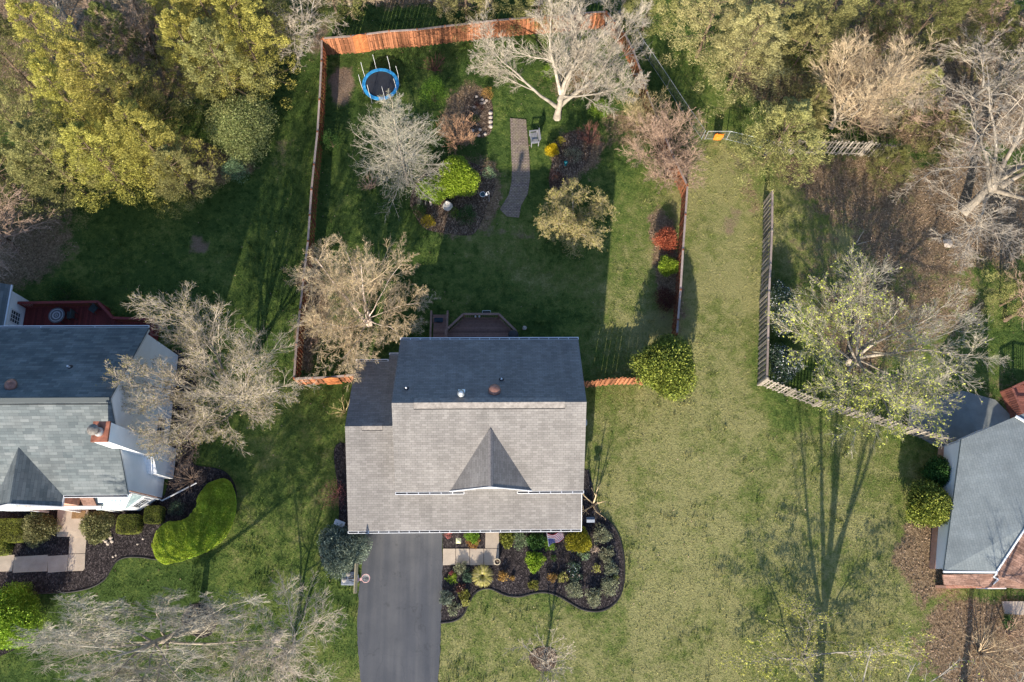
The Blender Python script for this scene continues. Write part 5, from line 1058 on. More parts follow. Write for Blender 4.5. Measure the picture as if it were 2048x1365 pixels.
for nm, c in dict(bark_white=(0.36, 0.31, 0.245), bark_pale=(0.33, 0.28, 0.22), bark_grey=(0.235, 0.215, 0.19), bark_brown=(0.15, 0.105, 0.075), twig_tan=(0.47, 0.36, 0.23), twig_grey=(0.38, 0.32, 0.25), twig_lichen=(0.36, 0.32, 0.245), twig_brown=(0.36, 0.25, 0.18), twig_red=(0.155, 0.07, 0.055), twig_straw=(0.42, 0.335, 0.17), twig_orange=(0.42, 0.25, 0.15), birch=(0.62, 0.50, 0.42)).items(): M[nm] = barkmat(nm, c)
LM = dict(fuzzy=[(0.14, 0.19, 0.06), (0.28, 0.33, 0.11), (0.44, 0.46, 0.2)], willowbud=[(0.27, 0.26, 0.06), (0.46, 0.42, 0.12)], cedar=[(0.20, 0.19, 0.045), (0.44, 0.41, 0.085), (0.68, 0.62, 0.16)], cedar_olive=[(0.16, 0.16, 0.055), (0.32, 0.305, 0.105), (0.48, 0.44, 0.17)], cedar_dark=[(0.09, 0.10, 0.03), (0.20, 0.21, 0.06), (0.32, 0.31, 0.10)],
          cedar_tan=[(0.24, 0.22, 0.09), (0.46, 0.42, 0.17), (0.64, 0.58, 0.27)], lime=[(0.13, 0.23, 0.015), (0.27, 0.41, 0.028), (0.42, 0.56, 0.07)], hedge_lime=[(0.25, 0.39, 0.03), (0.42, 0.56, 0.05), (0.56, 0.68, 0.10)],
          hedge_dark=[(0.09, 0.11, 0.015), (0.21, 0.23, 0.03), (0.34, 0.35, 0.07)], magnolia=[(0.05, 0.075, 0.014), (0.19, 0.23, 0.035), (0.42, 0.44, 0.08)], rhodo=[(0.08, 0.09, 0.03), (0.22, 0.23, 0.09), (0.38, 0.36, 0.17)],
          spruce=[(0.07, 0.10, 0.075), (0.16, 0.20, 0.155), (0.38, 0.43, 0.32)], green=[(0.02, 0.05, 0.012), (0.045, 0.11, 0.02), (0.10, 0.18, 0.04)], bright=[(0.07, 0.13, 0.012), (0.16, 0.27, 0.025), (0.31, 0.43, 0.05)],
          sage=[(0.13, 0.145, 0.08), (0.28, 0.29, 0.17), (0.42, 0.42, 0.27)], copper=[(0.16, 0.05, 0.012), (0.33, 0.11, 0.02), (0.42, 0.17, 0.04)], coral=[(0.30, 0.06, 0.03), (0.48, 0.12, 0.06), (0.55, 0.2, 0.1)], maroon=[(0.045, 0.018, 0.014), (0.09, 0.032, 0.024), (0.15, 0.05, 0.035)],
          gold=[(0.30, 0.26, 0.02), (0.50, 0.42, 0.02), (0.66, 0.55, 0.05)], forsythia=[(0.55, 0.42, 0.01), (0.75, 0.58, 0.015)], budgreen=[(0.30, 0.33, 0.05), (0.52, 0.54, 0.12)], budolive=[(0.20, 0.19, 0.055), (0.36, 0.32, 0.10)], budtan=[(0.24, 0.18, 0.08), (0.42, 0.32, 0.15)],
          white=[(0.6, 0.6, 0.62), (0.8, 0.8, 0.8)], pink=[(0.40, 0.11, 0.10), (0.55, 0.22, 0.20)], blush=[(0.6, 0.42, 0.32), (0.75, 0.6, 0.5)], ballgold=[(0.26, 0.26, 0.015), (0.42, 0.40, 0.025), (0.52, 0.5, 0.05)], amber=[(0.25, 0.12, 0.025), (0.42, 0.24, 0.06), (0.5, 0.33, 0.1)],
          mint=[(0.13, 0.20, 0.10), (0.28, 0.38, 0.20)], straw=[(0.30, 0.30, 0.05), (0.45, 0.42, 0.10), (0.55, 0.48, 0.22)], bluegreen=[(0.025, 0.05, 0.03), (0.06, 0.11, 0.065), (0.14, 0.20, 0.12)])
for k_, v_ in LM.items(): M[k_] = leafmat(k_, *v_)
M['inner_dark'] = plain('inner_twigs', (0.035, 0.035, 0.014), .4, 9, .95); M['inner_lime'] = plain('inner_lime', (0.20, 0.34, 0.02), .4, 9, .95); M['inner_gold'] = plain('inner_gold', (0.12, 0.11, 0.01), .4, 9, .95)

def S(dir, L, r, **k): return dict(dir=dir, len=L, r=r, **k)
def lv(count, ang, len_, **k): return dict(count=count, ang=ang, len=len_, **k)

# ------------------------------------------------------------------ bare and budding trees
def LV(a, b, c, d=None, up=.03, wig=.15, ang=38, ln=.55, s0=.25, n0=7):
    r = [lv(a, ang, ln + .05, start=s0, up=up, wig=wig * .8, n=n0), lv(b, ang, ln, start=.15, up=up, wig=wig), lv(c, ang * .9, ln + .08, start=.1, up=up, wig=wig * .8, n=4)]
    if d: r.append(lv(d, ang * .85, .72, start=.05, up=up * .7, wig=wig * .5, n=3, shrink=.3))
    return r
def RS(n, out, L, r, z0, a0=0.0, at=(0, 0), wig=.07, j=.25, seed=1):
    """n limbs spread evenly round the trunk"""
    g = random.Random(seed); res = []
    for k in range(n):
        a = a0 + 2 * math.pi * k / n + g.uniform(-j, j); o = out * g.uniform(.55, 1.15)
        res.append(dict(dir=(o * math.cos(a), o * math.sin(a), 1), len=L * g.uniform(.85, 1.1), r=r * g.uniform(.7, 1.1), wig=wig, at=(at[0], at[1], z0 * g.uniform(.6, 1.3))))
    return res
# the big white barked tree at the end of the backyard
bare_tree('bare_tree', 'big bare white barked tree spreading over the far end of the backyard', 1114, 236, dict(rmin=.011, stems=[S((.10, .18, 1), 5.4, .24, wig=.08, taper=.7), S((-.95, .45, .7), 5.4, .13, wig=.12, at=(-.08, .1, .9)), S((.85, .30, .7), 5.8, .15, wig=.10, at=(.08, .1, 1.0)), S((.4, .1, 1), 5.4, .17, wig=.08, at=(.03, .05, 1.6)), S((-.25, .35, 1), 5.0, .13, wig=.08, at=(.03, .05, 2.2)), S((1, -.15, .5), 4.2, .08, wig=.1, at=(.1, .1, 1.9))],
          levels=LV(10, 9, 8, 7, up=.02, ang=36)), 10.8, 5.9, 'bark_white', 'bark_white', 4, ry=4.6, split=2)
# birch with pale stems left of the deck
bare_tree('birch_tree', 'multi stemmed pale birch with fine tan budding twigs left of the brown deck', 738, 652, dict(rmin=.008, stems=[S((-.45, .25, 1), 7, .10, wig=.04, taper=.85), S((.05, .18, 1), 7, .11, wig=.04, taper=.85, at=(.12, .05, 0)), S((-.15, .4, 1), 6.5, .07, wig=.05, at=(-.05, .1, 0))] + RS(9, 1.25, 5.2, .045, .9, seed=2),
          levels=LV(13, 10, 8, 4, up=-.005, wig=.10, ang=38, ln=.46, s0=.15)), 8.6, 3.9, 'birch', 'twig_tan', 12, ry=4.0, split=1, buds=dict(size=.07, mat='budtan', dens=.22))
# leafing tree over the gable of the left house
bare_tree('budding_tree', 'wide budding tree beside the east wall of the left house', 484, 806, dict(rmin=.009, stems=[S((-.15, .1, 1), 5, .17, wig=.08)] + RS(9, 1.1, 5.2, .10, 1.3, seed=3),
          levels=LV(10, 8, 7, 5, up=.05, wig=.13, ang=36)), 10.5, 4.9, 'bark_grey', 'twig_grey', 21, ry=4.4, split=1, buds=dict(size=.08, mat='budolive', dens=.3))
# curly willow in the middle of the lawn
bare_tree('curly_willow', 'round curly willow with twisting yellow green twigs right of the brick path', 1138, 468, dict(rmin=.011, stems=[S((0, 0, 1), 3.2, .11, wig=.1)] + [S((.9 * math.cos(a), .9 * math.sin(a), .8), 2.6, .05, at=(0, 0, 1.0 + .12 * k), wig=.12) for k, a in enumerate([.3, 1.4, 2.5, 3.5, 4.5, 5.6])],
          levels=[lv(17, 60, .55, start=.1, up=.0, wig=.35, n=7), lv(9, 60, .75, start=.1, up=.0, wig=.6, n=8), lv(5, 60, .8, start=.1, up=-.02, wig=.85, n=7)]), 4.6, 2.3, 'bark_grey', 'twig_straw', 33, split=1, buds=dict(size=.09, mat='willowbud', dens=.4))
# the grey, lichened, conifer shaped tree
bare_tree('grey_tree', 'tall silvery grey twiggy tree in front of the trampoline', 815, 368, dict(rmin=.0085, stems=[S((.02, .03, 1), 9, .14, wig=.02, taper=.9)],
          levels=[lv(105, 74, .34, start=.08, up=.05, wig=.09, n=7, shrink=.88), lv(14, 42, .42, start=.12, up=.02, wig=.18), lv(8, 40, .5, start=.1, up=.0, wig=.18, n=3)]), 11.0, 2.55, 'bark_pale', 'twig_lichen', 41, split=1, buds=dict(size=.07, mat='sage', dens=.16))
# vase shaped tan tree, top right
bare_tree('bare_tree', 'vase shaped tan bare tree behind the silver grey picket fence', 1662, 255, dict(rmin=.010, stems=[S((.1, .2, 1), 6, .17, wig=.05), S((.3, .1, 1), 6, .10, wig=.06, at=(0, 0, 1)), S((-.25, .3, 1), 5.6, .10, wig=.06, at=(0, 0, .9)), S((.5, -.1, 1), 5.5, .08, wig=.06, at=(0, 0, 1)), S((-.1, -.4, 1), 5.5, .08, wig=.06, at=(0, 0, 1))],
          levels=LV(14, 10, 7, 3, up=.05, wig=.09, ang=26, ln=.55)), 8.8, 3.3, 'bark_pale', 'twig_tan', 52, split=1)
# the big bare tree at the right edge
bare_tree('bare_tree', 'huge bare grey tree with a thick leaning trunk at the right edge', 1925, 425, dict(rmin=.012, stems=[S((.35, .25, 1), 8, .33, wig=.08, taper=.75), S((-.8, .35, .9), 7.4, .16, wig=.14, at=(.5, .3, 2.4)), S((.1, .9, .8), 8, .2, wig=.12, at=(.5, .4, 2.6)), S((.8, -.35, .8), 7, .16, wig=.13, at=(.6, .4, 2.6)), S((-.75, -.45, .9), 6.8, .12, wig=.15, at=(.4, .2, 2.2)), S((.8, .6, .9), 7, .16, wig=.13, at=(.7, .4, 3.0)), S((-.3, .8, .8), 7.5, .15, wig=.14, at=(.5, .4, 2.6))],
          levels=LV(9, 8, 7, 5, up=.01, wig=.24, ang=42, ln=.5)), 10.5, 7.6, 'bark_pale', 'bark_pale', 63, ry=7.8, split=2)
# budding tree over the diagonal fence
bare_tree('budding_tree', 'wide yellow green budding tree inside the grey fences at the right', 1694, 728, dict(rmin=.009, stems=[S((.25, .35, 1), 6.2, .20, wig=.08, taper=.85)] + RS(10, 1.35, 6.2, .11, 1.6, seed=5),
          levels=LV(9, 8, 7, 5, up=.015, wig=.11, ang=30, ln=.55)), 7.6, 6.0, 'bark_pale', 'twig_lichen', 74, ry=5.4, split=1,
          buds=dict(size=.14, mat='budgreen', dens=.36, where=lambda P, r: r.random(len(P)) < np.clip(.6 - P[:, 0] * .11 - P[:, 1] * .09, .05, 1)))
# bare tree bottom left and its trunk shadow
bare_tree('bare_tree', 'bare grey tree rising from a mulch ring at the bottom left', 402, 1250, dict(rmin=.010, stems=[S((-.28, -.35, 1), 8.5, .21, wig=.05, taper=.85)] + RS(8, 1.1, 5.6, .085, 3.2, at=(-.6, -.9), wig=.1, seed=8),
          levels=LV(10, 9, 8, 5, up=.03, wig=.2, ang=42, ln=.5, s0=.2)), 9.5, 6.4, 'bark_pale', 'twig_lichen', 81, split=1, ry=4.2)
bare_tree('bare_tree', 'smaller brown bare tree at the bottom edge left of the driveway', 556, 1312, dict(rmin=.010, stems=[S((-.1, 0, 1), 5, .12, wig=.08), S((.4, .2, 1), 4.6, .08, wig=.1, at=(0, 0, .8)), S((-.5, .3, 1), 4.6, .08, wig=.1, at=(0, 0, .8))],
          levels=LV(10, 8, 7, 5, up=.03, wig=.2, ang=42)), 6.0, 3.8, 'bark_grey', 'twig_grey', 86, split=1, zc=3.5, centre=True)
# the tall tree of the bottom right, its long shadow on the lawn
bare_tree('budding_tree', 'tall tree with yellow green buds at the bottom right of the lawn', 1634, 1398, dict(rmin=.013, stems=[S((.03, .0, 1), 9.5, .27, wig=.03, taper=.75), S((-.22, .1, 1), 9.5, .15, wig=.03, at=(0, 0, 2.2)), S((.42, .0, 1), 9, .14, wig=.03, at=(.05, 0, 2.0)), S((.6, .1, 1), 8.5, .13, wig=.04, at=(.05, 0, 2.6)), S((-.5, -.1, 1), 8.5, .12, wig=.04, at=(0, 0, 1.6)), S((.15, -.3, 1), 8.5, .14, wig=.05, at=(0, .1, 2.5))],
          levels=LV(7, 6, 5, 3, up=.07, wig=.10, ang=30, ln=.36, s0=.3)), 15.5, 5.8, 'bark_grey', 'bark_grey', 95, split=1, buds=dict(size=.11, mat='budgreen', dens=.3))
# a low budding tree just in front of the frame whose crown fills the bottom edge
bare_tree('budding_tree', 'low tree with bright yellow green buds filling the bottom edge at the right', 1630, 1325, dict(rmin=.006, stems=[S((-.7, .3, 1), 5, .06, wig=.08), S((.7, .3, 1), 5, .06, wig=.08), S((.1, .7, 1), 4.6, .05, wig=.08), S((.1, -.7, 1), 4.6, .05, wig=.08)],
          levels=LV(8, 7, 6, 3, up=-.01, wig=.2, ang=42)), 3.2, 5.6, 'bark_grey', 'twig_grey', 101, split=1, ry=3.4, zc=2.2, centre=True, buds=dict(size=.12, mat='budgreen', dens=.9))
bare_tree('bare_tree', 'slender tree casting a straight shadow below the brick front of the right house', 1925, 1378, dict(rmin=.011, stems=[S((.1, 0, 1), 7.5, .2, wig=.04, taper=.7)],
          levels=LV(12, 8, 6, up=.05, wig=.16, ang=46, ln=.45, s0=.5)), 8.5, 2.6, 'bark_grey', 'twig_grey', 108, split=1)
# young ornamental tree on the front lawn
bare_tree('young_tree', 'young bare tree in a round mulch ring on the front lawn', 1088, 1318, dict(rmin=.015, stems=[S((.0, .02, 1), 2.2, .07, wig=.03, taper=.4), S((.35, 0, 1), 3.2, .035, wig=.05, at=(0, 0, 1.2)), S((-.35, .1, 1), 3.2, .035, wig=.05, at=(0, 0, 1.2)), S((.15, .3, 1), 3.4, .04, wig=.05, at=(0, 0, 1.3)), S((-.1, -.3, 1), 3.2, .035, wig=.05, at=(0, 0, 1.3)), S((.0, .0, 1), 3.4, .035, wig=.05, at=(0, 0, 1.4))],
          levels=LV(8, 6, 4, up=.07, wig=.08, ang=28, ln=.45, s0=.3)), 5.0, 1.6, 'bark_grey', 'twig_grey', 115, split=1)
# trees behind, in the woods at the top
WB = dict(rmin=.011, stems=[S((.1, .1, 1), 6.5, .15, wig=.07, taper=.75), S((-.4, .2, 1), 5.5, .08, wig=.1, at=(0, 0, 1.8)), S((.45, .1, 1), 5.5, .08, wig=.1, at=(0, 0, 1.8)), S((.0, -.5, 1), 5.5, .07, wig=.1, at=(0, 0, 1.8))], levels=LV(9, 7, 6, 4, up=.03, wig=.2, ang=42, ln=.5))
for (px, py, h, r, bk, tw, lb, sd) in ((600, 110, 7.5, 3.6, 'bark_grey', 'twig_grey', 'bare grey tree at the far left corner of the orange fence', 201), (330, 150, 9, 2.6, 'bark_brown', 'twig_brown', 'dark bare tree in the shaded gap between the cedars', 202), (700, 12, 6, 3.0, 'bark_pale', 'twig_tan', 'tan bare tree beyond the arched gate', 203),
                              (860, 0, 6, 3.2, 'bark_pale', 'twig_tan', 'tan bare tree beyond the middle of the orange fence', 204), (980, 12, 6.5, 2.8, 'bark_grey', 'twig_straw', 'straw coloured bare tree beyond the right part of the orange fence', 205), (30, 500, 6, 3.3, 'bark_brown', 'twig_brown', 'brown bare tree at the left edge above the rear wing', 206),
                              (150, 60, 8, 2.8, 'bark_grey', 'twig_grey', 'grey bare tree at the top left behind the cedars', 207), (1940, 200, 8, 3.0, 'bark_grey', 'twig_grey', 'grey bare tree between the huge tree and the top right corner', 208), (1240, 30, 7, 3.0, 'bark_grey', 'twig_grey', 'grey bare tree just beyond the corner of the orange fence', 209),
                              (2010, 640, 6, 2.6, 'bark_brown', 'twig_brown', 'brown twiggy tree at the right edge beside the big budding tree', 210), (1800, 260, 6, 2.6, 'bark_brown', 'twig_grey', 'low grey bare tree left of the huge tree', 211),
                              (270, 210, 7, 2.4, 'bark_brown', 'twig_brown', 'brown bare tree between the two groups of golden cedars', 212), (300, 95, 7, 2.6, 'bark_brown', 'twig_tan', 'tan bare tree in the gap near the top edge', 213), (780, -5, 5, 3.0, 'bark_pale', 'twig_brown', 'brown bare tree behind the fence above the trampoline', 214),
                              (650, -10, 6, 2.8, 'bark_grey', 'twig_brown', 'brown bare tree at the top edge beyond the fence corner', 215), (1960, 120, 7, 3.0, 'bark_grey', 'twig_brown', 'brown bare tree below the top right corner', 216), (1860, 300, 5, 2.6, 'bark_brown', 'twig_brown', 'brown bare tree behind the huge leaning trunk', 217),
                              (1900, 60, 6, 2.8, 'bark_grey', 'twig_tan', 'tan bare tree at the top edge left of the corner', 218), (1740, 95, 6, 2.4, 'bark_brown', 'twig_brown', 'brown bare tree just above the vase shaped tree', 219), (1080, 20, 5, 2.6, 'bark_pale', 'twig_tan', 'tan bare tree at the top edge behind the white barked tree', 220)):
    bare_tree('bare_tree', lb, px, py, WB, h, r, bk, tw, sd, group='bare trees of the woodland', split=1)
# bare shrubs
twiggy('bare_shrub', 'round orange brown many stemmed shrub above the yellow green bush', 916, 268, 1.45, 2.2, 'twig_orange', 301, 22, .8, lev=(8, 5, 3), rbase=.028)
twiggy('bare_shrub', 'straw coloured vase shaped shrub fanning up beside the diagonal orange fence', 1284, 220, 1.7, 3.4, 'twig_straw', 302, 20, .5, lev=(8, 5, 3))
twiggy('bare_shrub', 'large brown twiggy shrub mass where the two orange fences meet', 1333, 285, 2.6, 3.8, 'twig_brown', 303, 24, .85, lev=(11, 8, 5), rmin=.011)
twiggy('bare_shrub', 'wide brown twiggy shrub at the top of the right fence', 1342, 335, 1.9, 2.6, 'twig_brown', 304, 18, .85, lev=(9, 7, 5), rmin=.011)
twiggy('bare_shrub', 'dark red twiggy shrub right of the yellow forsythia', 1180, 270, .9, 1.6, 'twig_red', 305, 14, .9, lev=(9, 6, 3), rmin=.008)
twiggy('bare_shrub', 'small dark shrub on the lawn right of the trampoline', 868, 128, .8, 1.3, 'twig_red', 306, 12, .9, lev=(7, 5), rmin=.008)
twiggy('bare_shrub', 'low brown twiggy shrub below the silvery grey tree', 738, 366, .75, 1.2, 'twig_brown', 307, 12, .9, lev=(7, 5), rmin=.008)
twiggy('bare_shrub', 'brown twiggy shrub at the bottom left corner of the backyard fence', 622, 660, .8, 1.3, 'twig_brown', 308, 12, .9, lev=(7, 5), ry=1.5, rmin=.008)
twiggy('bare_shrub', 'pale twiggy shrub against the left wall of the garage wing', 683, 818, .8, 1.8, 'twig_straw', 309, 7, .8, lev=(4, 3), rmin=.008)
twiggy('small_tree', 'small crooked bare tree at the right corner of the porch roof', 1192, 1005, 1.1, 2.6, 'twig_tan', 310, 5, .9, cat='tree', lev=(4, 3), rbase=.06, rmin=.011)
twiggy('bare_shrub', 'brown bare shrub between the chimney and the crescent hedge', 372, 955, 1.0, 2.0, 'twig_brown', 311, 10, .8, lev=(7, 5))
twiggy('bare_shrub', 'brown bare shrub against the east wall of the left house', 375, 890, .9, 2.0, 'twig_brown', 312, 10, .8, lev=(7, 5), ry=1.5)
twiggy('bare_shrub', 'tangled brown shrub near the picket fence behind the vase shaped tree', 1745, 240, 1.7, 2.4, 'twig_brown', 313, 14, .9, lev=(8, 5))
twiggy('bare_shrub', 'pale twiggy shrub at the bottom right corner', 1985, 1310, 1.8, 2.2, 'twig_tan', 314, 14, .9, lev=(8, 5))
twiggy('bare_shrub', 'brown twiggy shrub below the stoop of the right house', 2035, 1265, 1.2, 1.6, 'twig_brown', 315, 12, .9, lev=(7, 5))
twiggy('bare_shrub', 'fallen looking pale branches on the leaf litter above the budding tree', 1722, 480, .8, 1.2, 'bark_white', 316, 4, 1.2, lev=(3, 2), rbase=.04)
twiggy('bare_shrub', 'brown brush beyond the left corner of the orange fence', 590, 60, 1.4, 2.2, 'twig_brown', 317, 12, .9, lev=(8, 5))
twiggy('bare_shrub', 'brown twigs at the edge of the left lawn below the cedars', 410, 345, 1.1, 1.8, 'twig_brown', 318, 9, .9, lev=(5, 3))

# ------------------------------------------------------------------ evergreens and green trees of the woodland
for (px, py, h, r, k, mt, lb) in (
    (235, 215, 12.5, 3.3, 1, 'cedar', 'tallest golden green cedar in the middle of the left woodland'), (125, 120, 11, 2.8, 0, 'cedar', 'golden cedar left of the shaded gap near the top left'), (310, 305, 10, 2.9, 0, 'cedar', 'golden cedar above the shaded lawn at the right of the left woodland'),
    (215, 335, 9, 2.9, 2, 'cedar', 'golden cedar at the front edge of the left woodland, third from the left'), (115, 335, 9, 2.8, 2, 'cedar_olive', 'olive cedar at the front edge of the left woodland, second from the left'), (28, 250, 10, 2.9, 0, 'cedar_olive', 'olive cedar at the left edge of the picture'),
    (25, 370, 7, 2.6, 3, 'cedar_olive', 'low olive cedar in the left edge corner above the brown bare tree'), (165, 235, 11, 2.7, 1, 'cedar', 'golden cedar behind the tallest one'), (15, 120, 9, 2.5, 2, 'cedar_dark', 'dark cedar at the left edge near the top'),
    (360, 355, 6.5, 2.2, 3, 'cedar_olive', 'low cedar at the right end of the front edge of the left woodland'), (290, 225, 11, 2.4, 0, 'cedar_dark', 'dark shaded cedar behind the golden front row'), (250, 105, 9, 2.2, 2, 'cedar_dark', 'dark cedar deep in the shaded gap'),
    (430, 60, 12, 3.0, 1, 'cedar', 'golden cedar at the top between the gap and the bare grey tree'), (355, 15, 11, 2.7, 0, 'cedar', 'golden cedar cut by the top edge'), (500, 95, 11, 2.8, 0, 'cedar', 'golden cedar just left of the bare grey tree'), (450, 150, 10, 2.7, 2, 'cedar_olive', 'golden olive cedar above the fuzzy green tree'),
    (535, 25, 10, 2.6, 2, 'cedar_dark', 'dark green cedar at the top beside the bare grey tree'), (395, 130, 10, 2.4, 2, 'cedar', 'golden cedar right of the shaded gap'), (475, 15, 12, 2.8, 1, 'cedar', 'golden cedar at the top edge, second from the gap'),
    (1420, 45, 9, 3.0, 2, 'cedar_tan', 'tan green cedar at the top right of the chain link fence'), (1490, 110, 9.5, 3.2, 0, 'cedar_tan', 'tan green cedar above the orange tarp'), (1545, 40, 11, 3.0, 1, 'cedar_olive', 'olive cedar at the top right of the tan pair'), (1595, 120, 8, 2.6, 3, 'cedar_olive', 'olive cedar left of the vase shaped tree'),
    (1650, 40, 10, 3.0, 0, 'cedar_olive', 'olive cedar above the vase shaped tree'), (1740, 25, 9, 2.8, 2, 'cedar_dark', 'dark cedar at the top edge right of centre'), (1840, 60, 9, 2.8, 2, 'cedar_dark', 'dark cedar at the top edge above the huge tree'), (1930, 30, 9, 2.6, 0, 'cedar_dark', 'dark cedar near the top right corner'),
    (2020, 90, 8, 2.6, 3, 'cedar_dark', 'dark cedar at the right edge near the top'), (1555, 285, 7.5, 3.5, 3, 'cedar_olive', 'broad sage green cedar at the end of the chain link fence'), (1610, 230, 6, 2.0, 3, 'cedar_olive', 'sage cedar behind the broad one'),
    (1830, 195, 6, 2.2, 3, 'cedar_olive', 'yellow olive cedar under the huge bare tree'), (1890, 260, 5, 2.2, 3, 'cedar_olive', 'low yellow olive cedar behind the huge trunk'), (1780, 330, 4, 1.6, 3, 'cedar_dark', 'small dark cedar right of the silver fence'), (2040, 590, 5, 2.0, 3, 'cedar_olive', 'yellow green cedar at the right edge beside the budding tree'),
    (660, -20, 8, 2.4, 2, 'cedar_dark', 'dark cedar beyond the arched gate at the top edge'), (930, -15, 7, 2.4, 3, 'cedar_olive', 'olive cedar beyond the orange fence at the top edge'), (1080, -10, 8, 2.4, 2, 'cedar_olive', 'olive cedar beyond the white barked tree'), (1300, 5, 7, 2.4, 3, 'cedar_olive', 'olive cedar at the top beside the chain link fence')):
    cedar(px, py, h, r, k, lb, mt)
shrub('leafy_tree', 'fuzzy pale green leafing tree at the edge of the left lawn', 478, 245, 2.3, 4.2, 'fuzzy', 'loose', 'tree', leaf=.10, n=50)
shrub('leafy_shrub', 'pale mint leafed shrub at the edge of the left lawn', 468, 335, .95, 1.8, 'mint', 'loose', leaf=.07, n=30)
shrub('leafy_shrub', 'green leafing shrub growing against the left backyard fence', 660, 278, .75, 1.9, 'green', 'loose', leaf=.07)
shrub('leafy_tree', 'soft green leafing small tree right of the trampoline', 866, 178, 1.05, 2.8, 'bright', 'loose', 'tree', leaf=.06, n=26)
shrub('leafy_shrub', 'green shrub beside the red deck of the left house', 125, 588, 1.2, 1.3, 'green', 'loose', leaf=.07)
shrub('leafy_shrub', 'bright green low shrub under the white barked tree', 1200, 215, .8, 1.2, 'bright', 'loose', leaf=.06)
shrub('leafy_shrub', 'green leafy shrub left of the white barked trunk', 1100, 140, .7, 1.2, 'bright', 'loose', leaf=.06)
shrub('leafy_tree', 'small bright green tree below the olive cedars at the top right', 1600, 118, .9, 3.4, 'bright', 'loose', 'tree', leaf=.09)
# round evergreen tree at the right end of the front fence
shrub('magnolia_tree', 'round glossy evergreen tree at the right end of the orange fence', 1336, 730, 2.05, 3.6, 'magnolia', 'leafy', 'tree', leaf=.14, n=48, lift=.5)
shrub('laurel_tree', 'glossy dark green tree against the white wall of the right house', 1866, 1010, 1.5, 2.6, 'magnolia', 'leafy', 'tree', leaf=.13, n=55, ry=1.45, lift=.2)
shrub('laurel_shrub', 'darker evergreen shrub above the glossy tree by the right house', 1880, 945, 1.0, 2.0, 'green', 'leafy', leaf=.12, n=45)
shrub('spruce_tree', 'silvery blue green evergreen at the left corner of the driveway', 683, 1099, 1.55, 2.8, 'spruce', 'leafy', 'tree', leaf=.10, n=70)
# flowering magnolias inside the grey fence
shrub('flowering_shrub', 'tall evergreen shrub dotted with white flowers inside the grey fence', 1568, 615, .95, 2.2, 'bluegreen', 'leafy', leaf=.08, n=50, ry=2.2, flowers=('white', 700, .075))
shrub('flowering_shrub', 'lower white flowering shrub in the corner of the grey fences', 1572, 725, 1.15, 1.9, 'bluegreen', 'leafy', leaf=.08, n=50, ry=1.4, flowers=('white', 750, .075))
# row of shrubs along the right backyard fence
shrub('japanese_maple', 'coral red leafed shrub beside the right backyard fence', 1334, 477, .78, 1.5, 'coral', 'loose', leaf=.08, n=60, ry=.9)
shrub('leafy_shrub', 'bright yellow green round shrub between the coral and the maroon one', 1337, 531, .78, 1.3, 'lime', 'leafy', leaf=.08, n=60)
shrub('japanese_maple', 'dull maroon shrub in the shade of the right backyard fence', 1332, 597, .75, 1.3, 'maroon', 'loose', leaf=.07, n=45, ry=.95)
# the yellow green cluster in the middle garden
shrub('arborvitae', 'large bright yellow green feathery evergreen above the fountain', 912, 350, 1.55, 2.4, 'lime', 'leafy', leaf=.10, n=70)
shrub('arborvitae', 'smaller yellow green evergreen joined to the left of the large one', 866, 373, 1.1, 1.9, 'lime', 'leafy', leaf=.10, n=60)
shrub('forsythia', 'bright yellow flowering forsythia right of the brick path', 1104, 299, .55, .9, 'forsythia', 'leafy', leaf=.07, n=40)
shrub('forsythia', 'pale yellow wisp of forsythia behind the bright one', 1122, 280, .3, .8, 'gold', 'loose', leaf=.05, n=16)
shrub('leafy_shrub', 'yellow flowering shrub on the lawn left of the fountain bed', 855, 441, .55, .8, 'gold', 'loose', leaf=.06, n=34)
shrub('leafy_shrub', 'green shrub between the yellow bush and the arborvitae', 838, 420, .6, .9, 'green', 'loose', leaf=.06, n=34)
shrub('leafy_shrub', 'mixed green shrub right of the fountain', 908, 425, .45, .6, 'bright', 'loose', leaf=.05, n=20)
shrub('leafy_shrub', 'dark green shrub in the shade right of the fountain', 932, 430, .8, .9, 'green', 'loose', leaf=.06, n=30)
shrub('leafy_shrub', 'mint leafed shrub left of the brick path above the bird bath', 977, 345, .5, .9, 'mint', 'loose', leaf=.06, n=14)
shrub('leafy_shrub', 'grey green twiggy heather right of the forsythia', 1146, 308, .75, .7, 'sage', 'loose', leaf=.05, n=20)
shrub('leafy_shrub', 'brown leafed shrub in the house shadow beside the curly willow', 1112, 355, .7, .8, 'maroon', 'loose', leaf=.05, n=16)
shrub('leafy_shrub', 'low green plants inside the rock garden', 948, 238, .45, .4, 'green', 'loose', leaf=.06, n=18)
shrub('leafy_shrub', 'brown and violet plants at the top of the rock garden', 958, 212, .4, .4, 'maroon', 'loose', leaf=.05, n=18)
shrub('leafy_shrub', 'amber shrub at the bottom of the lawn bed left of the white trunk', 975, 185, .5, .9, 'amber', 'loose', leaf=.06, n=18)

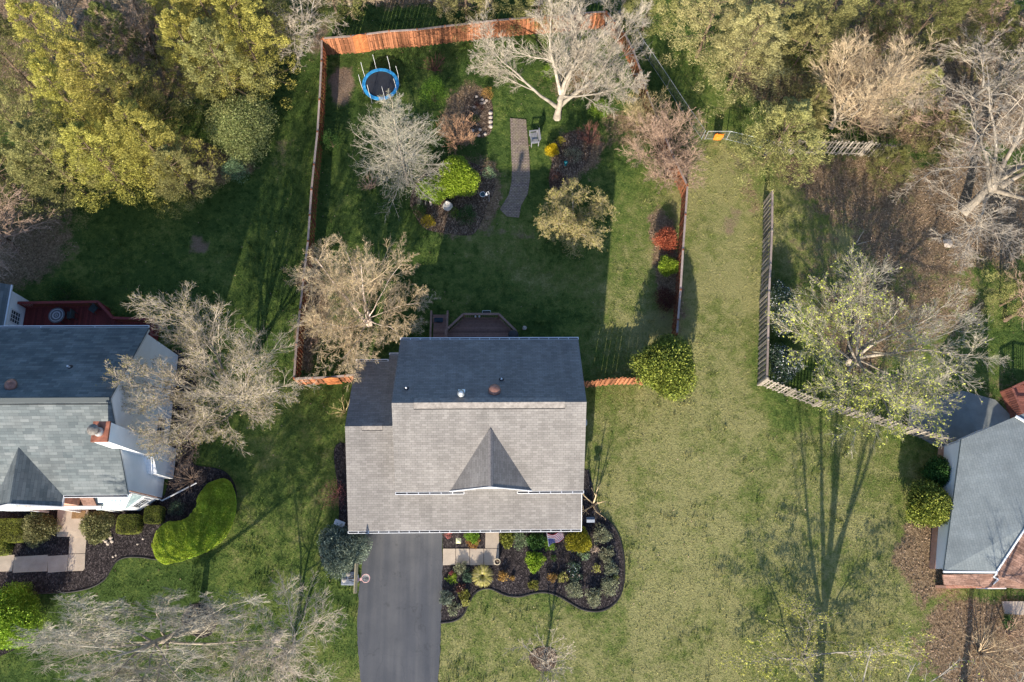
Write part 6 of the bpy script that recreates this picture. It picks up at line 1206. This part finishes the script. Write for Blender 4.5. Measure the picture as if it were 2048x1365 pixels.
# ------------------------------------------------------------------ planting of the left house
def hedge_solid(name, label, pts, h, w, mat, inner):
    line = np.array(smooth_loop([G(x, y, h * .8)[:2] for x, y in pts], 8, False)); rng = np.random.default_rng(5)
    c = line.mean(0); T_ = empty(name, (c[0], c[1], 0), label, 'hedge'); seg = np.linalg.norm(np.diff(line, axis=0), axis=1); cum = np.concatenate([[0], np.cumsum(seg)]); L = cum[-1]
    def at(s): s = np.clip(s, 0, L); return np.stack([np.interp(s, cum, line[:, 0]), np.interp(s, cum, line[:, 1])], 1)
    n = 42000; s = rng.uniform(-w * .0, L, n); ph = rng.uniform(-1.45, 1.45, n); P0 = at(s); tg = norm(at(s + .05) - at(s - .05)); nr = np.stack([-tg[:, 1], tg[:, 0]], 1)
    wv = w * (1 + .05 * np.sin(s * 2.1)) * np.sqrt(np.clip(1 - (np.abs(2 * s / L - 1)) ** 7, .02, 1)); bumpy = 1 + .04 * (fbm(P0[:, 0] * 1 + ph * .4, P0[:, 1] + ph * .3, .5, 3) - .5) * 4
    off = np.sin(ph) * wv * bumpy; z = h * (.12 + .88 * np.cos(ph) ** .55) * bumpy * np.clip(np.sqrt(np.clip(1 - (np.abs(2 * s / L - 1)) ** 8, .05, 1)), .5, 1)
    P = np.column_stack([P0 + nr * off[:, None] - c, z]); dn = np.column_stack([nr * np.sin(ph)[:, None], np.cos(ph)])
    v, f = leaves(P, .085, rng, 0, .55, dn, .9); o = link('foliage', fast_mesh('foliage', v, f), M[mat], None); o.parent = T_
    m = MB(); K = 30; rings = []
    for i in range(K):
        s_ = L * (.02 + .96 * i / (K - 1)); p = at(np.array([s_]))[0] - c; t_ = norm(at(np.array([s_ + .05])) - at(np.array([s_ - .05])))[0]; n_ = np.array([-t_[1], t_[0]]); e = math.sqrt(max(.05, 1 - abs(2 * s_ / L - 1) ** 8))
        rings.append([tuple(p + n_ * math.sin(a) * w * .93 * e) + (h * .93 * max(0, math.cos(a)) ** .55 * max(.5, e),) for a in np.linspace(-1.5, 1.5, 9)])
    m.add([q for r in rings for q in r], [(i * 9 + k, i * 9 + k + 1, (i + 1) * 9 + k + 1, (i + 1) * 9 + k) for i in range(K - 1) for k in range(8)]); o = m.build('branches', M[inner], None); o.parent = T_
hedge_solid('crescent_hedge', 'big bright lime green clipped hedge curving like a crescent by the left house', [(298, 1090), (330, 1086), (370, 1077), (404, 1058), (425, 1026), (426, 992), (412, 966)], 1.3, 1.30, 'hedge_lime', 'inner_lime')
shrub('rhododendron', 'round mottled green shrub left of the neighbour walk', 74, 1057, 1.05, 1.5, 'rhodo', 'leafy', leaf=.10, n=60)
shrub('rhododendron', 'round mottled green shrub right of the neighbour walk', 191, 1052, 1.05, 1.5, 'rhodo', 'leafy', leaf=.10, n=60)
shrub('clipped_hedge', 'square clipped shrub between the round rhododendron and the crescent hedge', 258, 1049, .68, 1.0, 'hedge_dark', 'clipped', n=6, ry=.6, leaf=.055)
shrub('clipped_hedge', 'smaller boxy clipped shrub under the bay window corner', 308, 1030, .55, .9, 'hedge_dark', 'clipped', n=5, leaf=.055)
shrub('clipped_hedge', 'long clipped green hedge at the left edge above the walk', 12, 1062, 1.2, 1.1, 'hedge_dark', 'clipped', n=8, ry=.72, leaf=.06)
shrub('clipped_hedge', 'clipped green hedge end at the left edge beside the walk', -6, 1092, .75, 1.0, 'hedge_dark', 'clipped', n=6, ry=.6, leaf=.06)
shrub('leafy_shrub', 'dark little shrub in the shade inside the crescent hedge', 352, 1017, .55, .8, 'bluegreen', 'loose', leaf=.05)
shrub('leafy_tree', 'bright yellow green tree cut by the bottom left edge', 12, 1240, 1.9, 2.8, 'lime', 'leafy', 'tree', leaf=.11, n=60)
shrub('leafy_shrub', 'green shrub above the bright tree at the bottom left', 45, 1195, .9, 1.2, 'bright', 'loose', leaf=.07)
shrub('pink_shrub', 'pink red budding shrub left of the garage wing', 664, 990, 1.0, 1.8, 'pink', 'loose', leaf=.05, n=9, ry=1.0)

# ------------------------------------------------------------------ the front garden of the middle house
for (nm, px, py, r, h, mt, stl, lf, nn, lb, fl_) in (
    ('leafy_shrub', 946, 1070, .52, .9, 'bright', 'leafy', .06, 60, 'green topped shrub left of the porch steps', None), ('leafy_shrub', 947, 1086, .42, .55, 'amber', 'loose', .05, 40, 'amber fringe at the foot of the green topped shrub', None),
    ('leafy_shrub', 1014, 1078, .52, .9, 'hedge_dark', 'leafy', .06, 55, 'olive green shrub right of the porch steps', None), ('leafy_shrub', 1042, 1080, .6, .7, 'mint', 'loose', .05, 40, 'light green leafy patch left of the dark round shrub', None),
    ('leafy_shrub', 1072, 1084, .62, 1.0, 'green', 'leafy', .06, 60, 'dark green round shrub below the porch eave', None), ('leafy_shrub', 1098, 1090, .4, .6, 'bright', 'loose', .05, 34, 'low green plant under the flag', None),
    ('leafy_shrub', 1069, 1122, .66, .9, 'lime', 'leafy', .07, 60, 'yellow green round shrub in the middle of the front bed', None),
    ('golden_shrub', 1157, 1080, .84, 1.4, 'ballgold', 'ball', .05, 120, 'smooth golden green ball shrub beside the flag', None),
    ('heather', 1204, 1070, .62, .6, 'sage', 'loose', .05, 44, 'grey green shrub right of the golden ball', None), ('heather', 1215, 1110, .55, .55, 'sage', 'loose', .05, 44, 'upper grey green shrub at the right edge of the front bed', None), ('heather', 1223, 1137, .5, .55, 'sage', 'loose', .05, 44, 'middle grey green shrub at the right edge of the front bed', None),
    ('heather', 1219, 1173, .62, .6, 'sage', 'loose', .05, 48, 'grey green shrub at the lower right of the front bed', None), ('heather', 1187, 1194, .6, .6, 'sage', 'loose', .05, 50, 'lowest grey green shrub of the front bed', None), ('heather', 1149, 1180, .56, .55, 'sage', 'loose', .05, 44, 'grey green shrub above the lowest curve of the edging', None),
    ('flowering_plant', 1148, 1135, .48, .5, 'bluegreen', 'loose', .05, 22, 'loose green plant with white flowers in the front bed', ('white', 26, .07)), ('flowering_plant', 1150, 1154, .42, .45, 'bluegreen', 'loose', .05, 24, 'green plant with blush flowers below the white flowered one', ('blush', 14, .09)),
    ('flowering_plant', 1168, 1110, .4, .4, 'mint', 'loose', .05, 20, 'pale leafed plant below the golden ball', ('white', 12, .05)), ('leafy_plant', 1104, 1155, .32, .35, 'amber', 'loose', .05, 22, 'amber plant above the low curve of the bed', ('blush', 6, .08)), ('leafy_plant', 1127, 1155, .36, .35, 'straw', 'loose', .05, 24, 'straw yellow plant right of the amber one', None),
    ('leafy_plant', 1067, 1171, .36, .35, 'hedge_dark', 'loose', .05, 30, 'small olive mound near the edging of the front bed', None), ('leafy_plant', 1006, 1152, .34, .45, 'amber', 'loose', .05, 24, 'rusty orange plant below the pot', None), ('leafy_plant', 1025, 1157, .16, .25, 'amber', 'loose', .04, 12, 'tiny rusty plant right of the orange one', None),
    ('leafy_plant', 1193, 1137, .3, .3, 'straw', 'loose', .04, 18, 'wispy straw plant left of the right edge shrubs', None), ('leafy_plant', 1232, 1155, .2, .25, 'straw', 'loose', .04, 18, 'yellow tuft at the right edge of the front bed', None), ('leafy_plant', 1107, 1117, .22, .2, 'green', 'loose', .04, 12, 'tiny green plant in the middle of the dark mulch', None),
    ('heather', 921, 1137, .42, .5, 'sage', 'loose', .05, 44, 'grey green shrub below the front walk near the driveway', None), ('heather', 936, 1152, .44, .5, 'bluegreen', 'loose', .05, 44, 'blue green shrub left of the ornamental grass', None), ('leafy_plant', 904, 1158, .36, .3, 'lime', 'loose', .05, 26, 'bright green low plant beside the driveway', None),
    ('flowering_plant', 903, 1148, .16, .3, 'pink', 'loose', .05, 14, 'small coral pink plant beside the driveway', None), ('round_shrub', 892, 1196, .47, .7, 'spruce', 'leafy', .05, 60, 'round blue green shrub at the edge of the driveway', None), ('leafy_plant', 923, 1178, .36, .35, 'maroon', 'loose', .05, 18, 'brown stemmed plant left of the bed curve', ('blush', 8, .05)),
    ('leafy_plant', 929, 1190, .38, .4, 'hedge_dark', 'loose', .05, 26, 'mossy green plant right of the round blue green shrub', None), ('leafy_plant', 908, 1217, .5, .3, 'sage', 'loose', .05, 24, 'sprawling pale green plant in the lower corner by the driveway', None), ('leafy_plant', 931, 1205, .28, .25, 'straw', 'loose', .05, 18, 'straw coloured trailing plant at the edging', None),
    ('flowering_plant', 897, 1068, .3, .3, 'pink', 'loose', .05, 10, 'sparse pink budded plant at the garage corner', None), ('leafy_plant', 1190, 1100, .28, .3, 'blush', 'loose', .04, 12, 'pale dried flower plant right of the golden ball', None)):
    shrub(nm, lb, px, py, r, h, mt, stl, 'plant' if 'plant' in nm else 'shrub', leaf=lf * 1.75, n=int(nn * .5), flowers=fl_)
shrub('ornamental_grass', 'round tuft of yellow green ornamental grass below the front walk', 965, 1152, .66, .5, 'straw', 'grass', 'grass', n=700)
shrub('ornamental_grass', 'thin grey green tuft of dark blades by the stoop of the right house', 2018, 1243, .5, .5, 'green', 'grass', 'grass', n=200)
# a lattice of woody brush in the leaf litter: fallen leaves nobody could count
rng = np.random.default_rng(77); N = 260000
bx = rng.uniform(c4[:, 0].min(), c4[:, 0].max(), N); by = rng.uniform(c4[:, 1].min(), c4[:, 1].max(), N); d_, l_, b_ = tint(bx, by)
keep = ((l_ > .42 + .3 * rng.random(N)) | (rng.random(N) < .012)) & inside(c4, bx, by)
for pl_ in SHEETS: keep &= ~inside(pl_, bx, by)
keep &= ~((bx < -21) & (by > 3) & (by < 15.2)); bx, by = bx[keep], by[keep]
P = np.stack([bx, by, (fbm(bx, by, 2.5, 7) - .5) * .05 - .01 + rng.uniform(0, .05, len(bx))], 1); v, f = leaves(P, .085, rng, .6, .7)
M['litterleaf'] = leafmat('fallen_leaves', (0.09, 0.055, 0.03), (0.20, 0.125, 0.075), (0.34, 0.23, 0.15), (0.46, 0.34, 0.24), trans=0)
tag(link('leaf_litter', fast_mesh('leaf_litter', v, f), M['litterleaf']), 'brown fallen leaves covering the woodland floor and fence edges', 'leaf litter', kind='stuff')
